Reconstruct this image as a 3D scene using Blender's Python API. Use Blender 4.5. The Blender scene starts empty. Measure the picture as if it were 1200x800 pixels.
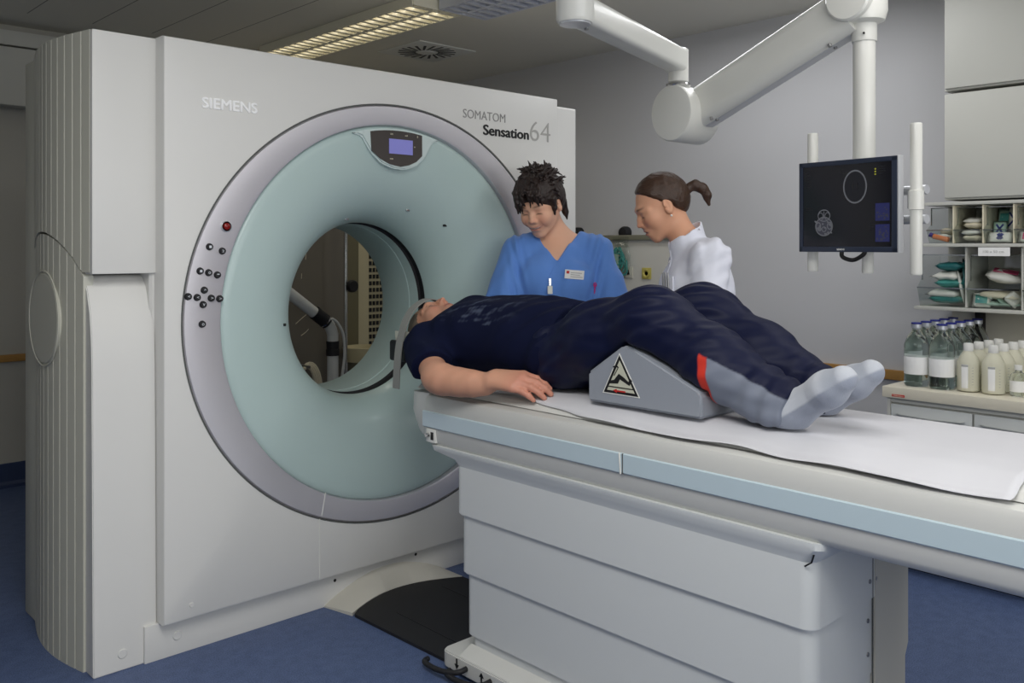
import bpy, bmesh, math, random
import numpy as np
from mathutils import Vector, Matrix, Euler
PI = math.pi
random.seed(7)
C = bpy.context.scene.collection
SC = bpy.context.scene
# ---------------------------------------------------------------- camera, exposure, lights
cam = bpy.data.cameras.new('camera'); camo = bpy.data.objects.new('camera', cam); C.objects.link(camo)
cam.sensor_width = 36; cam.lens = 1046/1200*36; cam.shift_y = -112/1200; cam.clip_start = .05
camo.location = (0, 0, 1.33)
camo.rotation_euler = (PI/2, 0, math.atan2(.7266, .687) - PI/2)
SC.camera = camo
SC.view_settings.view_transform = 'Standard'; SC.view_settings.look = 'None'
SC.view_settings.gamma = 1; SC.view_settings.use_curve_mapping = False
SC.view_settings.exposure = 0.0
wd = bpy.data.worlds.new('world'); SC.world = wd; wd.use_nodes = True
wd.node_tree.nodes['Background'].inputs[0].default_value = (.6, .65, .7, 1)
wd.node_tree.nodes['Background'].inputs[1].default_value = .3
def area(name, loc, sx, sy, power, col=(1, 1, 1), rot=(0, 0, 0), spread=PI):
    l = bpy.data.lights.new(name, 'AREA'); l.shape = 'RECTANGLE'; l.size = sx; l.size_y = sy
    l.energy = power; l.color = col; l.spread = spread
    o = bpy.data.objects.new(name, l); C.objects.link(o); o.location = loc; o.rotation_euler = rot
    return o
area('lamp_light', (2.78, 4.25, 2.50), .22, 1.4, 5, (1, .93, .80))
area('lamp_light', (.45, .75, 2.50), .9, 1.6, 38, (1, .99, .97), (0, 0, 0))
area('lamp_light', (2.85, .55, 2.50), .5, 1.6, 10, (1, .98, .96))
area('lamp_light', (3.55, 2.2, 2.50), .3, 1.4, 9, (.97, .98, 1))
# added fill light by the wall behind the camera, tilted up towards the ceiling
area('front_fill_light', (.8, -1.42, 1.75), 4.2, 1.3, 66, (.97, .985, 1.0), (PI/2+.48, 0, 0))
# ---------------------------------------------------------------- materials
def lin(c): return tuple((v/255/12.92 if v/255 <= .04045 else ((v/255+.055)/1.055)**2.4) for v in c)
M = {}
def mat(name, rgb, rough=.5, metal=0, spec=.5, noise=0, nscale=40, bump=0, bscale=200, trans=0, ior=1.45, emit=0, alpha=1, sheen=0, coat=0, bstretch=(1, 1, 1)):
    m = bpy.data.materials.new(name); m.use_nodes = True; nt = m.node_tree; b = nt.nodes['Principled BSDF']
    col = (*lin(rgb), 1)
    b.inputs['Base Color'].default_value = col; b.inputs['Roughness'].default_value = rough
    b.inputs['Metallic'].default_value = metal; b.inputs['Specular IOR Level'].default_value = spec
    b.inputs['IOR'].default_value = ior
    if trans: b.inputs['Transmission Weight'].default_value = trans
    if alpha < 1: b.inputs['Alpha'].default_value = alpha
    if sheen: b.inputs['Sheen Weight'].default_value = sheen
    if coat: b.inputs['Coat Weight'].default_value = coat
    if emit:
        b.inputs['Emission Color'].default_value = col; b.inputs['Emission Strength'].default_value = emit
    tc = nt.nodes.new('ShaderNodeTexCoord')
    if noise:
        n = nt.nodes.new('ShaderNodeTexNoise'); n.inputs['Scale'].default_value = nscale; n.inputs['Detail'].default_value = 4
        nt.links.new(tc.outputs['Object'], n.inputs['Vector'])
        mx = nt.nodes.new('ShaderNodeMix'); mx.data_type = 'RGBA'
        mx.inputs[6].default_value = tuple(min(1, v*(1-noise)) for v in col[:3])+(1,)
        mx.inputs[7].default_value = tuple(min(1, v*(1+noise)) for v in col[:3])+(1,)
        nt.links.new(n.outputs['Fac'], mx.inputs[0]); nt.links.new(mx.outputs[2], b.inputs['Base Color'])
    if bump:
        mp = nt.nodes.new('ShaderNodeMapping'); mp.inputs['Scale'].default_value = bstretch
        n2 = nt.nodes.new('ShaderNodeTexNoise'); n2.inputs['Scale'].default_value = bscale; n2.inputs['Detail'].default_value = 3
        bp = nt.nodes.new('ShaderNodeBump'); bp.inputs['Strength'].default_value = bump; bp.inputs['Distance'].default_value = .003
        nt.links.new(tc.outputs['Object'], mp.inputs[0]); nt.links.new(mp.outputs[0], n2.inputs['Vector'])
        nt.links.new(n2.outputs['Fac'], bp.inputs['Height']); nt.links.new(bp.outputs[0], b.inputs['Normal'])
    M[name] = m; return m
def attr_mat(name, rough=.5, sheen=0, bump=0, bscale=300, spec=.5, sss=0, stretch=(1, 1, 1)):
    m = mat(name, (200, 200, 200), rough, spec=spec, bump=bump, bscale=bscale, sheen=sheen, bstretch=stretch)
    nt = m.node_tree; a = nt.nodes.new('ShaderNodeAttribute'); a.attribute_name = 'col'
    b = nt.nodes['Principled BSDF']; nt.links.new(a.outputs['Color'], b.inputs['Base Color'])
    if sss:
        b.inputs['Subsurface Weight'].default_value = sss; b.inputs['Subsurface Radius'].default_value = (.006, .0025, .0015)
    return m
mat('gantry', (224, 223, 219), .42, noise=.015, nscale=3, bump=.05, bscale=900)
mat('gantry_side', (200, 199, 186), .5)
mat('silver', (226, 223, 228), .40, metal=.6, bump=.03, bscale=1200)
mat('teal', (186, 206, 203), .33, coat=.1)
mat('teal_light', (206, 220, 218), .35)
mat('seam', (88, 90, 88), .6)
mat('black', (18, 18, 19), .45)
mat('rubber', (30, 30, 33), .6)
mat('dark_panel', (72, 66, 63), .35)
mat('lcd', (120, 120, 184), .3, emit=.35)
mat('logo_white', (255, 255, 255), .4)
mat('logo_grey', (146, 144, 142), .5)
mat('logo_pale', (176, 174, 170), .5)
mat('logo_black', (22, 22, 24), .5)
mat('red_button', (130, 20, 18), .25)
mat('chrome', (200, 200, 200), .18, metal=1)
mat('steel', (150, 150, 150), .35, metal=.9)
mat('table', (210, 210, 206), .4, bump=.04, bscale=900)
mat('table_blue', (190, 207, 215), .3)
mat('bellow', (214, 217, 217), .45, bump=.04, bscale=900)
mat('cream', (204, 201, 190), .5)
mat('paper', (210, 210, 215), .75, bump=.25, bscale=14, noise=.01, nscale=10)
mat('wedge', (146, 151, 160), .55, noise=.03, nscale=300)
mat('sticker', (196, 196, 178), .5)
mat('sticker_white', (228, 228, 222), .5)
mat('red', (190, 40, 36), .5)
mat('wood', (166, 124, 64), .45, noise=.15, nscale=30)
mat('white_enamel', (226, 226, 220), .32, coat=.15)
mat('cab', (200, 199, 190), .5)
mat('cab_light', (192, 192, 185), .5)
mat('worktop', (216, 210, 192), .4, noise=.02, nscale=80)
mat('drawer', (205, 208, 206), .4)
mat('handle', (150, 154, 156), .3, metal=.6)
mat('glass', (238, 246, 244), .03, trans=1, ior=1.33)
mat('label', (240, 240, 238), .6)
mat('label_grey', (170, 170, 168), .6)
mat('blue_cap', (30, 38, 128), .4)
mat('alu', (205, 208, 214), .35, metal=.7)
mat('milky', (228, 226, 206), .45, trans=.25, ior=1.2)
mat('milky_cap', (236, 236, 232), .5, trans=.1)
mat('louvre', (236, 232, 214), .3, metal=.2)
mat('louvre_off', (212, 216, 228), .3, metal=.3)
mat('tube', (255, 246, 226), .5, emit=1.8)
mat('screen', (12, 13, 24), .14)
mat('bezel', (44, 52, 70), .35)
mat('bezel_silver', (208, 210, 214), .3, metal=.4)
mat('scan_grey', (104, 106, 112), .5, emit=.16)
mat('scan_dark', (30, 31, 38), .5, emit=.06)
mat('scan_dim', (62, 63, 74), .5, emit=.12)
mat('scan_blue', (38, 42, 92), .5, emit=.16)
mat('scan_yellow', (150, 150, 50), .5, emit=.3)
mat('pack_teal', (70, 150, 142), .4)
mat('pack_dkteal', (38, 110, 112), .4)
mat('pack_white', (226, 226, 218), .55)
mat('pack_cream', (222, 214, 190), .55)
mat('pack_orange', (214, 120, 60), .5)
mat('pack_purple', (70, 48, 130), .5)
mat('pack_blue', (40, 52, 118), .5)
mat('pack_pink', (196, 70, 110), .5)
mat('pack_green', (166, 196, 180), .5)
mat('grey_metal', (118, 112, 100), .5, noise=.05, nscale=4)
mat('olive', (110, 104, 76), .5)
mat('perf', (196, 186, 150), .55)
mat('pvc', (206, 208, 206), .4)
mat('socket_yellow', (196, 184, 100), .5)
mat('socket', (210, 206, 190), .45)
mat('duct', (128, 126, 108), .45)
mat('wall_panel', (206, 204, 196), .5)
mat('strap', (142, 142, 138), .75, bump=.2, bscale=500)
mat('badge', (236, 236, 234), .4)
mat('pink', (190, 50, 130), .5)
mat('scrub', (92, 138, 212), .8, sheen=.2, noise=.03, nscale=120, bump=.12, bscale=420)
mat('coat', (226, 228, 240), .8, sheen=.1, bump=.1, bscale=420)
mat('white_trouser', (224, 224, 228), .8)
mat('shoe', (228, 228, 226), .5)
mat('hair_dark', (42, 30, 26), .45, bump=1.0, bscale=160, bstretch=(1, 1, .25), noise=.5, nscale=60)
mat('hair_brown', (62, 42, 30), .42, bump=.8, bscale=160, bstretch=(1, .2, 1), noise=.45, nscale=50)
mat('hair_grey', (110, 98, 86), .6)
mat('pearl', (240, 236, 228), .2)
attr_mat('skin', .5, sss=.12, bump=.06, bscale=500, spec=.4)
attr_mat('trouser', .55, sheen=.0, bump=.05, bscale=600, spec=.25)
attr_mat('tshirt', .85, sheen=.0, bump=.12, bscale=500, spec=.15)
attr_mat('sock', .9, sheen=.2, bump=.3, bscale=420, spec=.2)
def acrylic(name, tint, fac):
    m = bpy.data.materials.new(name); m.use_nodes = True; nt = m.node_tree; nt.nodes.clear()
    o = nt.nodes.new('ShaderNodeOutputMaterial'); t = nt.nodes.new('ShaderNodeBsdfTransparent'); g = nt.nodes.new('ShaderNodeBsdfGlossy')
    t.inputs[0].default_value = (*lin(tint), 1); g.inputs['Roughness'].default_value = .08
    mx = nt.nodes.new('ShaderNodeMixShader'); mx.inputs[0].default_value = fac
    nt.links.new(t.outputs[0], mx.inputs[1]); nt.links.new(g.outputs[0], mx.inputs[2]); nt.links.new(mx.outputs[0], o.inputs[0]); M[name] = m
acrylic('acrylic', (247, 249, 248), .07)
acrylic('acrylic_edge', (205, 212, 210), .3)
def floor_mat():
    m = mat('floor', (58, 76, 116), .5, noise=.0, bump=.08, bscale=300); nt = m.node_tree; b = nt.nodes['Principled BSDF']
    tc = nt.nodes.new('ShaderNodeTexCoord')
    n = nt.nodes.new('ShaderNodeTexNoise'); n.inputs['Scale'].default_value = 260; n.inputs['Detail'].default_value = 3
    n2 = nt.nodes.new('ShaderNodeTexNoise'); n2.inputs['Scale'].default_value = 26; n2.inputs['Detail'].default_value = 4
    nt.links.new(tc.outputs['Object'], n.inputs['Vector']); nt.links.new(tc.outputs['Object'], n2.inputs['Vector'])
    ad = nt.nodes.new('ShaderNodeMath'); ad.operation = 'MULTIPLY_ADD'; ad.inputs[1].default_value = .35
    nt.links.new(n2.outputs['Fac'], ad.inputs[0]); nt.links.new(n.outputs['Fac'], ad.inputs[2])
    cr = nt.nodes.new('ShaderNodeValToRGB'); cr.color_ramp.elements[0].position = .48; cr.color_ramp.elements[1].position = .88
    cr.color_ramp.elements[0].color = (*lin((62, 78, 114)), 1); cr.color_ramp.elements[1].color = (*lin((98, 116, 156)), 1)
    nt.links.new(ad.outputs[0], cr.inputs[0]); nt.links.new(cr.outputs[0], b.inputs['Base Color'])
floor_mat()
def wall_mat(name, rgb):
    mat(name, rgb, .75, noise=.02, nscale=2, bump=.15, bscale=350)
wall_mat('wall', (200, 200, 202)); wall_mat('wall_back', (176, 174, 166)); wall_mat('wall_light', (226, 226, 224)); mat('skirting', (44, 58, 92), .5)
def ceil_mat():
    m = mat('ceiling', (224, 221, 210), .7); nt = m.node_tree; b = nt.nodes['Principled BSDF']
    tc = nt.nodes.new('ShaderNodeTexCoord'); sp = nt.nodes.new('ShaderNodeSeparateXYZ'); nt.links.new(tc.outputs['Object'], sp.inputs[0])
    a = nt.nodes.new('ShaderNodeMath'); a.operation = 'MULTIPLY_ADD'; a.inputs[1].default_value = 1/.325; a.inputs[2].default_value = -1.367/.325
    f = nt.nodes.new('ShaderNodeMath'); f.operation = 'FRACT'; l = nt.nodes.new('ShaderNodeMath'); l.operation = 'LESS_THAN'; l.inputs[1].default_value = .018
    x = nt.nodes.new('ShaderNodeMath'); x.operation = 'LESS_THAN'; x.inputs[1].default_value = 2.68
    y = nt.nodes.new('ShaderNodeMath'); y.operation = 'LESS_THAN'; y.inputs[1].default_value = 5.15
    mu = nt.nodes.new('ShaderNodeMath'); mu.operation = 'MULTIPLY'; mu2 = nt.nodes.new('ShaderNodeMath'); mu2.operation = 'MULTIPLY'
    mx = nt.nodes.new('ShaderNodeMix'); mx.data_type = 'RGBA'
    mx.inputs[6].default_value = (*lin((224, 221, 210)), 1); mx.inputs[7].default_value = (*lin((132, 130, 122)), 1)
    L = nt.links.new
    L(sp.outputs[0], a.inputs[0]); L(a.outputs[0], f.inputs[0]); L(f.outputs[0], l.inputs[0]); L(sp.outputs[0], x.inputs[0]); L(sp.outputs[1], y.inputs[0])
    L(l.outputs[0], mu.inputs[0]); L(x.outputs[0], mu.inputs[1]); L(mu.outputs[0], mu2.inputs[0]); L(y.outputs[0], mu2.inputs[1])
    L(mu2.outputs[0], mx.inputs[0]); L(mx.outputs[2], b.inputs['Base Color'])
ceil_mat()
# ---------------------------------------------------------------- object helpers
LOC = {}
def wloc(o):
    v = Vector((0, 0, 0))
    while o is not None:
        v += Vector(LOC.get(o.name, (0, 0, 0))); o = o.parent
    return v
def tag(o, label, cat=None, group=None, kind=None):
    if label: o['label'] = label
    if cat: o['category'] = cat
    if group: o['group'] = group
    if kind: o['kind'] = kind
    return o
def thing(name, label, cat, loc=(0, 0, 0), group=None):
    o = bpy.data.objects.new(name, None); C.objects.link(o); o.location = loc; o.empty_display_size = .1
    LOC[o.name] = tuple(loc); return tag(o, label, cat, group)
def link(name, me, m, parent=None):
    o = bpy.data.objects.new(name, me); C.objects.link(o)
    if m is not None: me.materials.append(M[m] if isinstance(m, str) else m)
    if parent is not None:
        o.parent = parent; me.transform(Matrix.Translation(-wloc(parent)))
    return o
def obj(name, bm, m, parent=None, smooth=False):
    bmesh.ops.recalc_face_normals(bm, faces=bm.faces[:])
    me = bpy.data.meshes.new(name); bm.to_mesh(me); bm.free()
    if smooth:
        me.polygons.foreach_set('use_smooth', [True]*len(me.polygons))
        if smooth != 'all':
            try: me.set_sharp_from_angle(angle=math.radians(38))
            except Exception: pass
    return link(name, me, m, parent)
def struct(o): o['kind'] = 'structure'; return o
def add_box(bm, x0, x1, y0, y1, z0, z1, bev=0, seg=2, rot=None, piv=None):
    vs = [bm.verts.new((x, y, z)) for x in (x0, x1) for y in (y0, y1) for z in (z0, z1)]
    fs = [bm.faces.new([vs[i] for i in q]) for q in ((0, 1, 3, 2), (4, 6, 7, 5), (0, 4, 5, 1), (2, 3, 7, 6), (0, 2, 6, 4), (1, 5, 7, 3))]
    bmesh.ops.recalc_face_normals(bm, faces=fs)
    if bev:
        es = list({e for f in fs for e in f.edges})
        r = bmesh.ops.bevel(bm, geom=es, offset=bev, segments=seg, affect='EDGES', profile=.6)
        vs = list({v for v in r['verts']} | {v for f in r['faces'] for v in f.verts} | {v for v in vs if v.is_valid})
    if rot is not None:
        bmesh.ops.rotate(bm, verts=vs, cent=piv or ((x0+x1)/2, (y0+y1)/2, (z0+z1)/2), matrix=rot)
    return vs
def box(name, x0, x1, y0, y1, z0, z1, m, parent=None, bev=0, seg=2, rot=None, piv=None):
    bm = bmesh.new(); add_box(bm, x0, x1, y0, y1, z0, z1, bev, seg, rot, piv); return obj(name, bm, m, parent, smooth=bool(bev))
def frame(d):
    d = Vector(d).normalized(); u = Vector((0, 0, 1)) if abs(d.z) < .95 else Vector((1, 0, 0))
    a = d.cross(u).normalized(); return a, a.cross(d).normalized()
def add_tube(bm, pts, rad, n=14, cap=True, sx=1.0, up=None):
    pts = [Vector(p) for p in pts]; rings = []; L = len(pts)
    rads = rad if isinstance(rad, (list, tuple)) else [rad]*L
    for i, p in enumerate(pts):
        d = (pts[min(i+1, L-1)] - pts[max(i-1, 0)])
        a, b = frame(d)
        if up is not None:
            b = Vector(up); b = (b - d.normalized()*b.dot(d.normalized())).normalized(); a = d.normalized().cross(b)
        elif i and rings:
            pa = prev; a = (pa - d.normalized()*pa.dot(d.normalized())).normalized(); b = a.cross(d.normalized())
        prev = a
        rings.append([bm.verts.new(p + (a*math.cos(2*PI*k/n)*sx + b*math.sin(2*PI*k/n))*rads[i]) for k in range(n)])
    for r0, r1 in zip(rings, rings[1:]):
        for k in range(n): bm.faces.new((r0[k], r0[(k+1) % n], r1[(k+1) % n], r1[k]))
    if cap: bm.faces.new(rings[0][::-1]); bm.faces.new(rings[-1])
def tube(name, pts, rad, m, parent=None, n=14, **k):
    bm = bmesh.new(); add_tube(bm, pts, rad, n, **k); return obj(name, bm, m, parent, smooth=True)
def smoothpath(pts, n=6):
    P = [Vector(p) for p in pts]; out = []
    for i in range(len(P)-1):
        p0, p1, p2, p3 = P[max(i-1, 0)], P[i], P[i+1], P[min(i+2, len(P)-1)]
        for j in range(n):
            t = j/n; out.append(.5*((2*p1)+(p2-p0)*t+(2*p0-5*p1+4*p2-p3)*t*t+(3*p1-p0-3*p2+p3)*t**3))
    return out+[P[-1]]
def add_lathe(bm, prof, cen, n=40, axis='Z', a0=0, a1=2*PI, closed=True):
    rings = []; full = abs(a1-a0-2*PI) < 1e-6; N = n if full else n+1
    for r, h in prof:
        ring = []
        for k in range(N):
            a = a0+(a1-a0)*k/n; c, s = r*math.cos(a), r*math.sin(a)
            ring.append(bm.verts.new(Vector(cen)+Vector({'Z': (c, s, h), 'Y': (c, h, s), 'X': (h, c, s)}[axis])))
        rings.append(ring)
    for r0, r1 in zip(rings, rings[1:]):
        for k in range(n if full else n):
            bm.faces.new((r0[k], r0[(k+1) % N], r1[(k+1) % N], r1[k]))
    if closed and full:
        if prof[0][0] > 1e-5: bm.faces.new(rings[0][::-1])
        if prof[-1][0] > 1e-5: bm.faces.new(rings[-1])
def lathe(name, prof, cen, m, parent=None, n=40, axis='Z', closed=True, smooth=True):
    bm = bmesh.new(); prof = [(max(r, 1e-4), h) for r, h in prof]; add_lathe(bm, prof, cen, n, axis, closed=closed); return obj(name, bm, m, parent, smooth=smooth)
def add_prism(bm, poly, lo, hi, axis='Y'):
    f = {'Y': lambda a, b, t: (a, t, b), 'X': lambda a, b, t: (t, a, b), 'Z': lambda a, b, t: (a, b, t)}[axis]
    A = [bm.verts.new(f(a, b, lo)) for a, b in poly]; B = [bm.verts.new(f(a, b, hi)) for a, b in poly]; n = len(poly)
    fs = [bm.faces.new(A[::-1]), bm.faces.new(B)]
    for i in range(n): fs.append(bm.faces.new((A[i], A[(i+1) % n], B[(i+1) % n], B[i])))
    return A, B, fs
def prism(name, poly, lo, hi, m, parent=None, axis='Y', bev=0, seg=2):
    bm = bmesh.new(); add_prism(bm, poly, lo, hi, axis); bmesh.ops.recalc_face_normals(bm, faces=bm.faces[:])
    if bev: bmesh.ops.bevel(bm, geom=bm.edges[:], offset=bev, segments=seg, affect='EDGES', clamp_overlap=True)
    return obj(name, bm, m, parent, smooth=bool(bev))
def round_rect(x0, x1, y0, y1, r, n=6):
    out = []
    for cx, cy, a in ((x1-r, y1-r, 0), (x0+r, y1-r, PI/2), (x0+r, y0+r, PI), (x1-r, y0+r, 1.5*PI)):
        out += [(cx+r*math.cos(a+PI/2*k/n), cy+r*math.sin(a+PI/2*k/n)) for k in range(n+1)]
    return out
def text(name, s, mx, width, m, parent=None, depth=.0015, bold=0, height=None, heavy=0):
    cu = bpy.data.curves.new(name, 'FONT'); cu.body = s; cu.extrude = depth/2; cu.offset = bold; cu.resolution_u = 4
    o = bpy.data.objects.new(name, cu); C.objects.link(o); bpy.context.view_layer.update()
    me = bpy.data.meshes.new_from_object(o.evaluated_get(bpy.context.evaluated_depsgraph_get()))
    bpy.data.objects.remove(o); bpy.data.curves.remove(cu)
    co = np.empty(len(me.vertices)*3, 'f'); me.vertices.foreach_get('co', co); co = co.reshape(-1, 3)
    co[:, 0] -= co[:, 0].min(); sx = width/co[:, 0].max(); sy = sx if not height else height/max(co[:, 1].max(), 1e-6)
    co[:, 0] *= sx; co[:, 1] *= sy
    me.vertices.foreach_set('co', co.ravel()); 
    if heavy:                                                   # bolder strokes: shifted copies of the same letters in one mesh
        bm = bmesh.new()
        for i_, (dx, dz) in enumerate(((-1, 0), (1, 0), (0, .6), (0, -.6))):
            me2 = me.copy(); me2.transform(Matrix.Translation((dx*heavy, dz*heavy, .0003*i_))); bm.from_mesh(me2); bpy.data.meshes.remove(me2)
        bm.to_mesh(me); bm.free()
    me.transform(mx); me.name = name; me.materials.clear()
    return link(name, me, m, parent)
def front(x, y, z): return Matrix.Translation((x, y, z)) @ Matrix.Rotation(PI/2, 4, 'X')          # lettering that faces -Y
def sideways(x, y, z): return Matrix.Translation((x, y, z)) @ Matrix.Rotation(-PI/2, 4, 'Z') @ Matrix.Rotation(PI/2, 4, 'X')   # faces -X, reads towards -Y
def copy_tree(o, loc=None, label=None, rz=None):
    r = o.copy(); C.objects.link(r)
    if loc is not None: r.location = loc
    if rz is not None: r.rotation_euler = (0, 0, rz)
    if label: r['label'] = label
    for ch in list(o.children):
        c = ch.copy(); C.objects.link(c); c.parent = r
        for g in list(ch.children):
            d = g.copy(); C.objects.link(d); d.parent = c
    return r
# ---------------------------------------------------------------- implicit surfaces for bodies and cloth
class SDF:
    def __init__(s, T=None): s.p = []; s.T = T if T is not None else Matrix.Identity(4); s.disp = None
    def P(s, a): return np.array(s.T @ Vector(a), 'f')
    def rc(s, a, b, ra, rb=None, k=.02, op='+'): s.p.append(('rc', s.P(a), s.P(b), ra, ra if rb is None else rb, k, op)); return s
    def chain(s, pts, rads, k=.02):
        for i in range(len(pts)-1): s.rc(pts[i], pts[i+1], rads[i], rads[i+1], k)
        return s
    def el(s, c, r, k=.02, op='+', rot=None):
        R = s.T.to_3x3().normalized()
        if rot is not None: R = R @ Euler(rot).to_matrix()
        s.p.append(('el', s.P(c), np.array(r, 'f'), np.array(R.transposed(), 'f'), 0, k, op)); return s
    def sp(s, c, r, k=.02, op='+'): return s.rc(c, c, r, r, k, op)
    def cut(s, c, n, k=.004):
        n = np.array((s.T.to_3x3() @ Vector(n)).normalized(), 'f'); s.p.append(('pl', s.P(c), n, 0, 0, k, 'x')); return s
    def grp(s, g, k=.02, op='+'): s.p.append(('gr', g, 0, 0, 0, k, op)); return s
    def __call__(s, X):
        d = np.full(len(X), 9.0, 'f')
        for t, a, b, c, e, k, op in s.p:
            if t == 'rc':
                ba = b-a; l2 = float(ba@ba); q = X-a
                if l2 < 1e-10: v = np.sqrt((q*q).sum(1))-c
                else:
                    h = np.clip(q@ba/l2, 0, 1); q = q-h[:, None]*ba; v = np.sqrt((q*q).sum(1))-(c+(e-c)*h)
            elif t == 'el':
                q = (X-a)@c.T/b; k0 = np.sqrt((q*q).sum(1)); q = q/b; k1 = np.sqrt((q*q).sum(1))+1e-9; v = k0*(k0-1)/k1
            elif t == 'pl': v = (X-a)@b
            else: v = a(X)
            if op == '+':
                h = np.maximum(k-np.abs(d-v), 0)/k; d = np.minimum(d, v)-h*h*k*.25
            else:
                if op == '-': v = -v
                h = np.maximum(k-np.abs(d-v), 0)/k; d = np.maximum(d, v)+h*h*k*.25
        if s.disp is not None: d = d+s.disp(X)
        return d
def mesh_sdf(name, f, lo, hi, h, m, parent=None, color=None, smooth_it=1):
    lo = np.array(lo, 'f'); n = [int(math.ceil((hi[i]-lo[i])/h/4))*4+1 for i in range(3)]
    nc = [(k-1)//4+1 for k in n]
    g = np.stack(np.meshgrid(*[np.arange(k, dtype='f') for k in nc], indexing='ij'), -1).reshape(-1, 3)
    dc = f(g*(4*h)+lo).reshape(nc)
    F = np.repeat(np.repeat(np.repeat(dc, 4, 0), 4, 1), 4, 2)[2:2+n[0], 2:2+n[1], 2:2+n[2]]
    F = np.pad(F, [(0, n[i]-F.shape[i]) for i in range(3)], mode='edge').copy()
    near = np.abs(F) < 4*h*2.0
    idx = np.argwhere(near)
    for s0 in range(0, len(idx), 400000):
        q = idx[s0:s0+400000]; F[q[:, 0], q[:, 1], q[:, 2]] = f(q.astype('f')*h+lo)
    S = F < 0
    S8 = [S[i:n[0]-1+i, j:n[1]-1+j, k:n[2]-1+k] for i in (0, 1) for j in (0, 1) for k in (0, 1)]
    any_ = S8[0].copy(); all_ = S8[0].copy()
    for q in S8[1:]: any_ |= q; all_ &= q
    act = np.argwhere(any_ & ~all_); vid = np.full([k-1 for k in n], -1, 'i4'); vid[act[:, 0], act[:, 1], act[:, 2]] = np.arange(len(act))
    acc = np.zeros((len(act), 3), 'f'); cnt = np.zeros(len(act), 'f')
    cor = [(i, j, k) for i in (0, 1) for j in (0, 1) for k in (0, 1)]
    val = {c: F[act[:, 0]+c[0], act[:, 1]+c[1], act[:, 2]+c[2]] for c in cor}
    for c in cor:
        for ax in range(3):
            if c[ax]: continue
            e = list(c); e[ax] = 1; e = tuple(e); a, b = val[c], val[e]; w = (a < 0) != (b < 0)
            t = np.where(w, a/(a-b+1e-12), 0); p = np.tile(np.array(c, 'f'), (len(act), 1)); p[:, ax] += t
            acc += p*w[:, None]; cnt += w
    V = (acc/cnt[:, None]+act)*h+lo
    quads = []
    for ax in range(3):
        u, v = (ax+1) % 3, (ax+2) % 3
        sl0 = [slice(1, n[i]-1) for i in range(3)]; sl0[ax] = slice(0, n[ax]-1); sl1 = list(sl0); sl1[ax] = slice(1, n[ax])
        a, b = S[tuple(sl0)], S[tuple(sl1)]; E_ = np.argwhere(a != b); off = np.ones(3, int); off[ax] = 0; E_ = E_+off
        fl = a[tuple((E_-off).T)]
        def cell(du, dv):
            q = E_.copy(); q[:, u] += du; q[:, v] += dv; return vid[q[:, 0], q[:, 1], q[:, 2]]
        Q = np.stack([cell(-1, -1), cell(0, -1), cell(0, 0), cell(-1, 0)], 1); Q[~fl] = Q[~fl][:, ::-1]; quads.append(Q)
    Q = np.concatenate(quads)
    for _ in range(smooth_it):
        A = np.zeros_like(V); cn = np.zeros(len(V), 'f')
        for i in range(4):
            for j in (1, 3):
                np.add.at(A, Q[:, i], V[Q[:, (i+j) % 4]]); np.add.at(cn, Q[:, i], 1)
        V = V*.5+A/np.maximum(cn, 1)[:, None]*.5
    me = bpy.data.meshes.new(name); me.vertices.add(len(V)); me.vertices.foreach_set('co', V.astype('f').ravel())
    me.loops.add(Q.size); me.loops.foreach_set('vertex_index', Q.astype('i4').ravel())
    me.polygons.add(len(Q)); me.polygons.foreach_set('loop_start', np.arange(0, Q.size, 4, dtype='i4'))
    me.polygons.foreach_set('use_smooth', np.ones(len(Q), bool)); me.update(calc_edges=True); me.validate()
    if color is not None:
        at = me.color_attributes.new('col', 'FLOAT_COLOR', 'POINT'); col = np.ones((len(V), 4), 'f'); col[:, :3] = color(V); at.data.foreach_set('color', col.ravel())
    return link(name, me, m, parent)
def blend(c, target, w): w = np.clip(w, 0, 1)[:, None]; return c*(1-w)+np.array(lin(target), 'f')*w
def wr(X, amp, sc, seed, warp=.6):
    rs = np.random.RandomState(seed); o = np.zeros(len(X), 'f')
    for i in range(4):
        w = rs.normal(size=3).astype('f'); w /= np.linalg.norm(w); w2 = rs.normal(size=3).astype('f')
        o += np.sin((X@w)*sc*(1+.5*i)+warp*np.sin((X@w2)*sc*.6+i)*2+rs.rand()*6).astype('f')/(1+.6*i)
    return amp*o*.5
# ---------------------------------------------------------------- the room
XL, XR, YF, YB, ZC = -1.7, 4.3, -1.5, 5.5, 2.55
struct(box('floor', XL-.1, XR+.1, YF-.1, YB+.1, -.1, 0, 'floor'))
struct(box('ceiling', XL-.1, XR+.1, YF-.1, YB+.1, ZC, ZC+.1, 'ceiling'))
struct(box('wall_right', XR, XR+.1, YF-.1, YB+.1, 0, ZC, 'wall'))
struct(box('wall_back', XL-.1, XR, YB, YB+.1, 0, ZC, 'wall_back'))
struct(box('wall_left', XL-.1, XL, YF-.1, YB, 0, ZC, 'wall_back'))
struct(box('wall_front', XL, XR, YF-.1, YF, 0, ZC, 'wall_light'))
bm = bmesh.new(); add_prism(bm, [(YB, 0), (YB-.035, 0), (YB-.012, .012), (YB-.006, .03), (YB-.006, .125), (YB, .13)], XL, XR, 'X'); struct(obj('baseboard_back', bm, 'skirting'))
bm = bmesh.new(); add_prism(bm, [(XR, 0), (XR-.035, 0), (XR-.012, .012), (XR-.006, .03), (XR-.006, .125), (XR, .13)], YF, YB, 'Y'); struct(obj('baseboard_right', bm, 'skirting'))
struct(box('trim_1', XR-.025, XR, 1.62, YB, .685, .733, 'wood', bev=.006))
struct(box('trim_2', XL, XR-.03, YB-.025, YB, .69, .73, 'wood', bev=.006))
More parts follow.
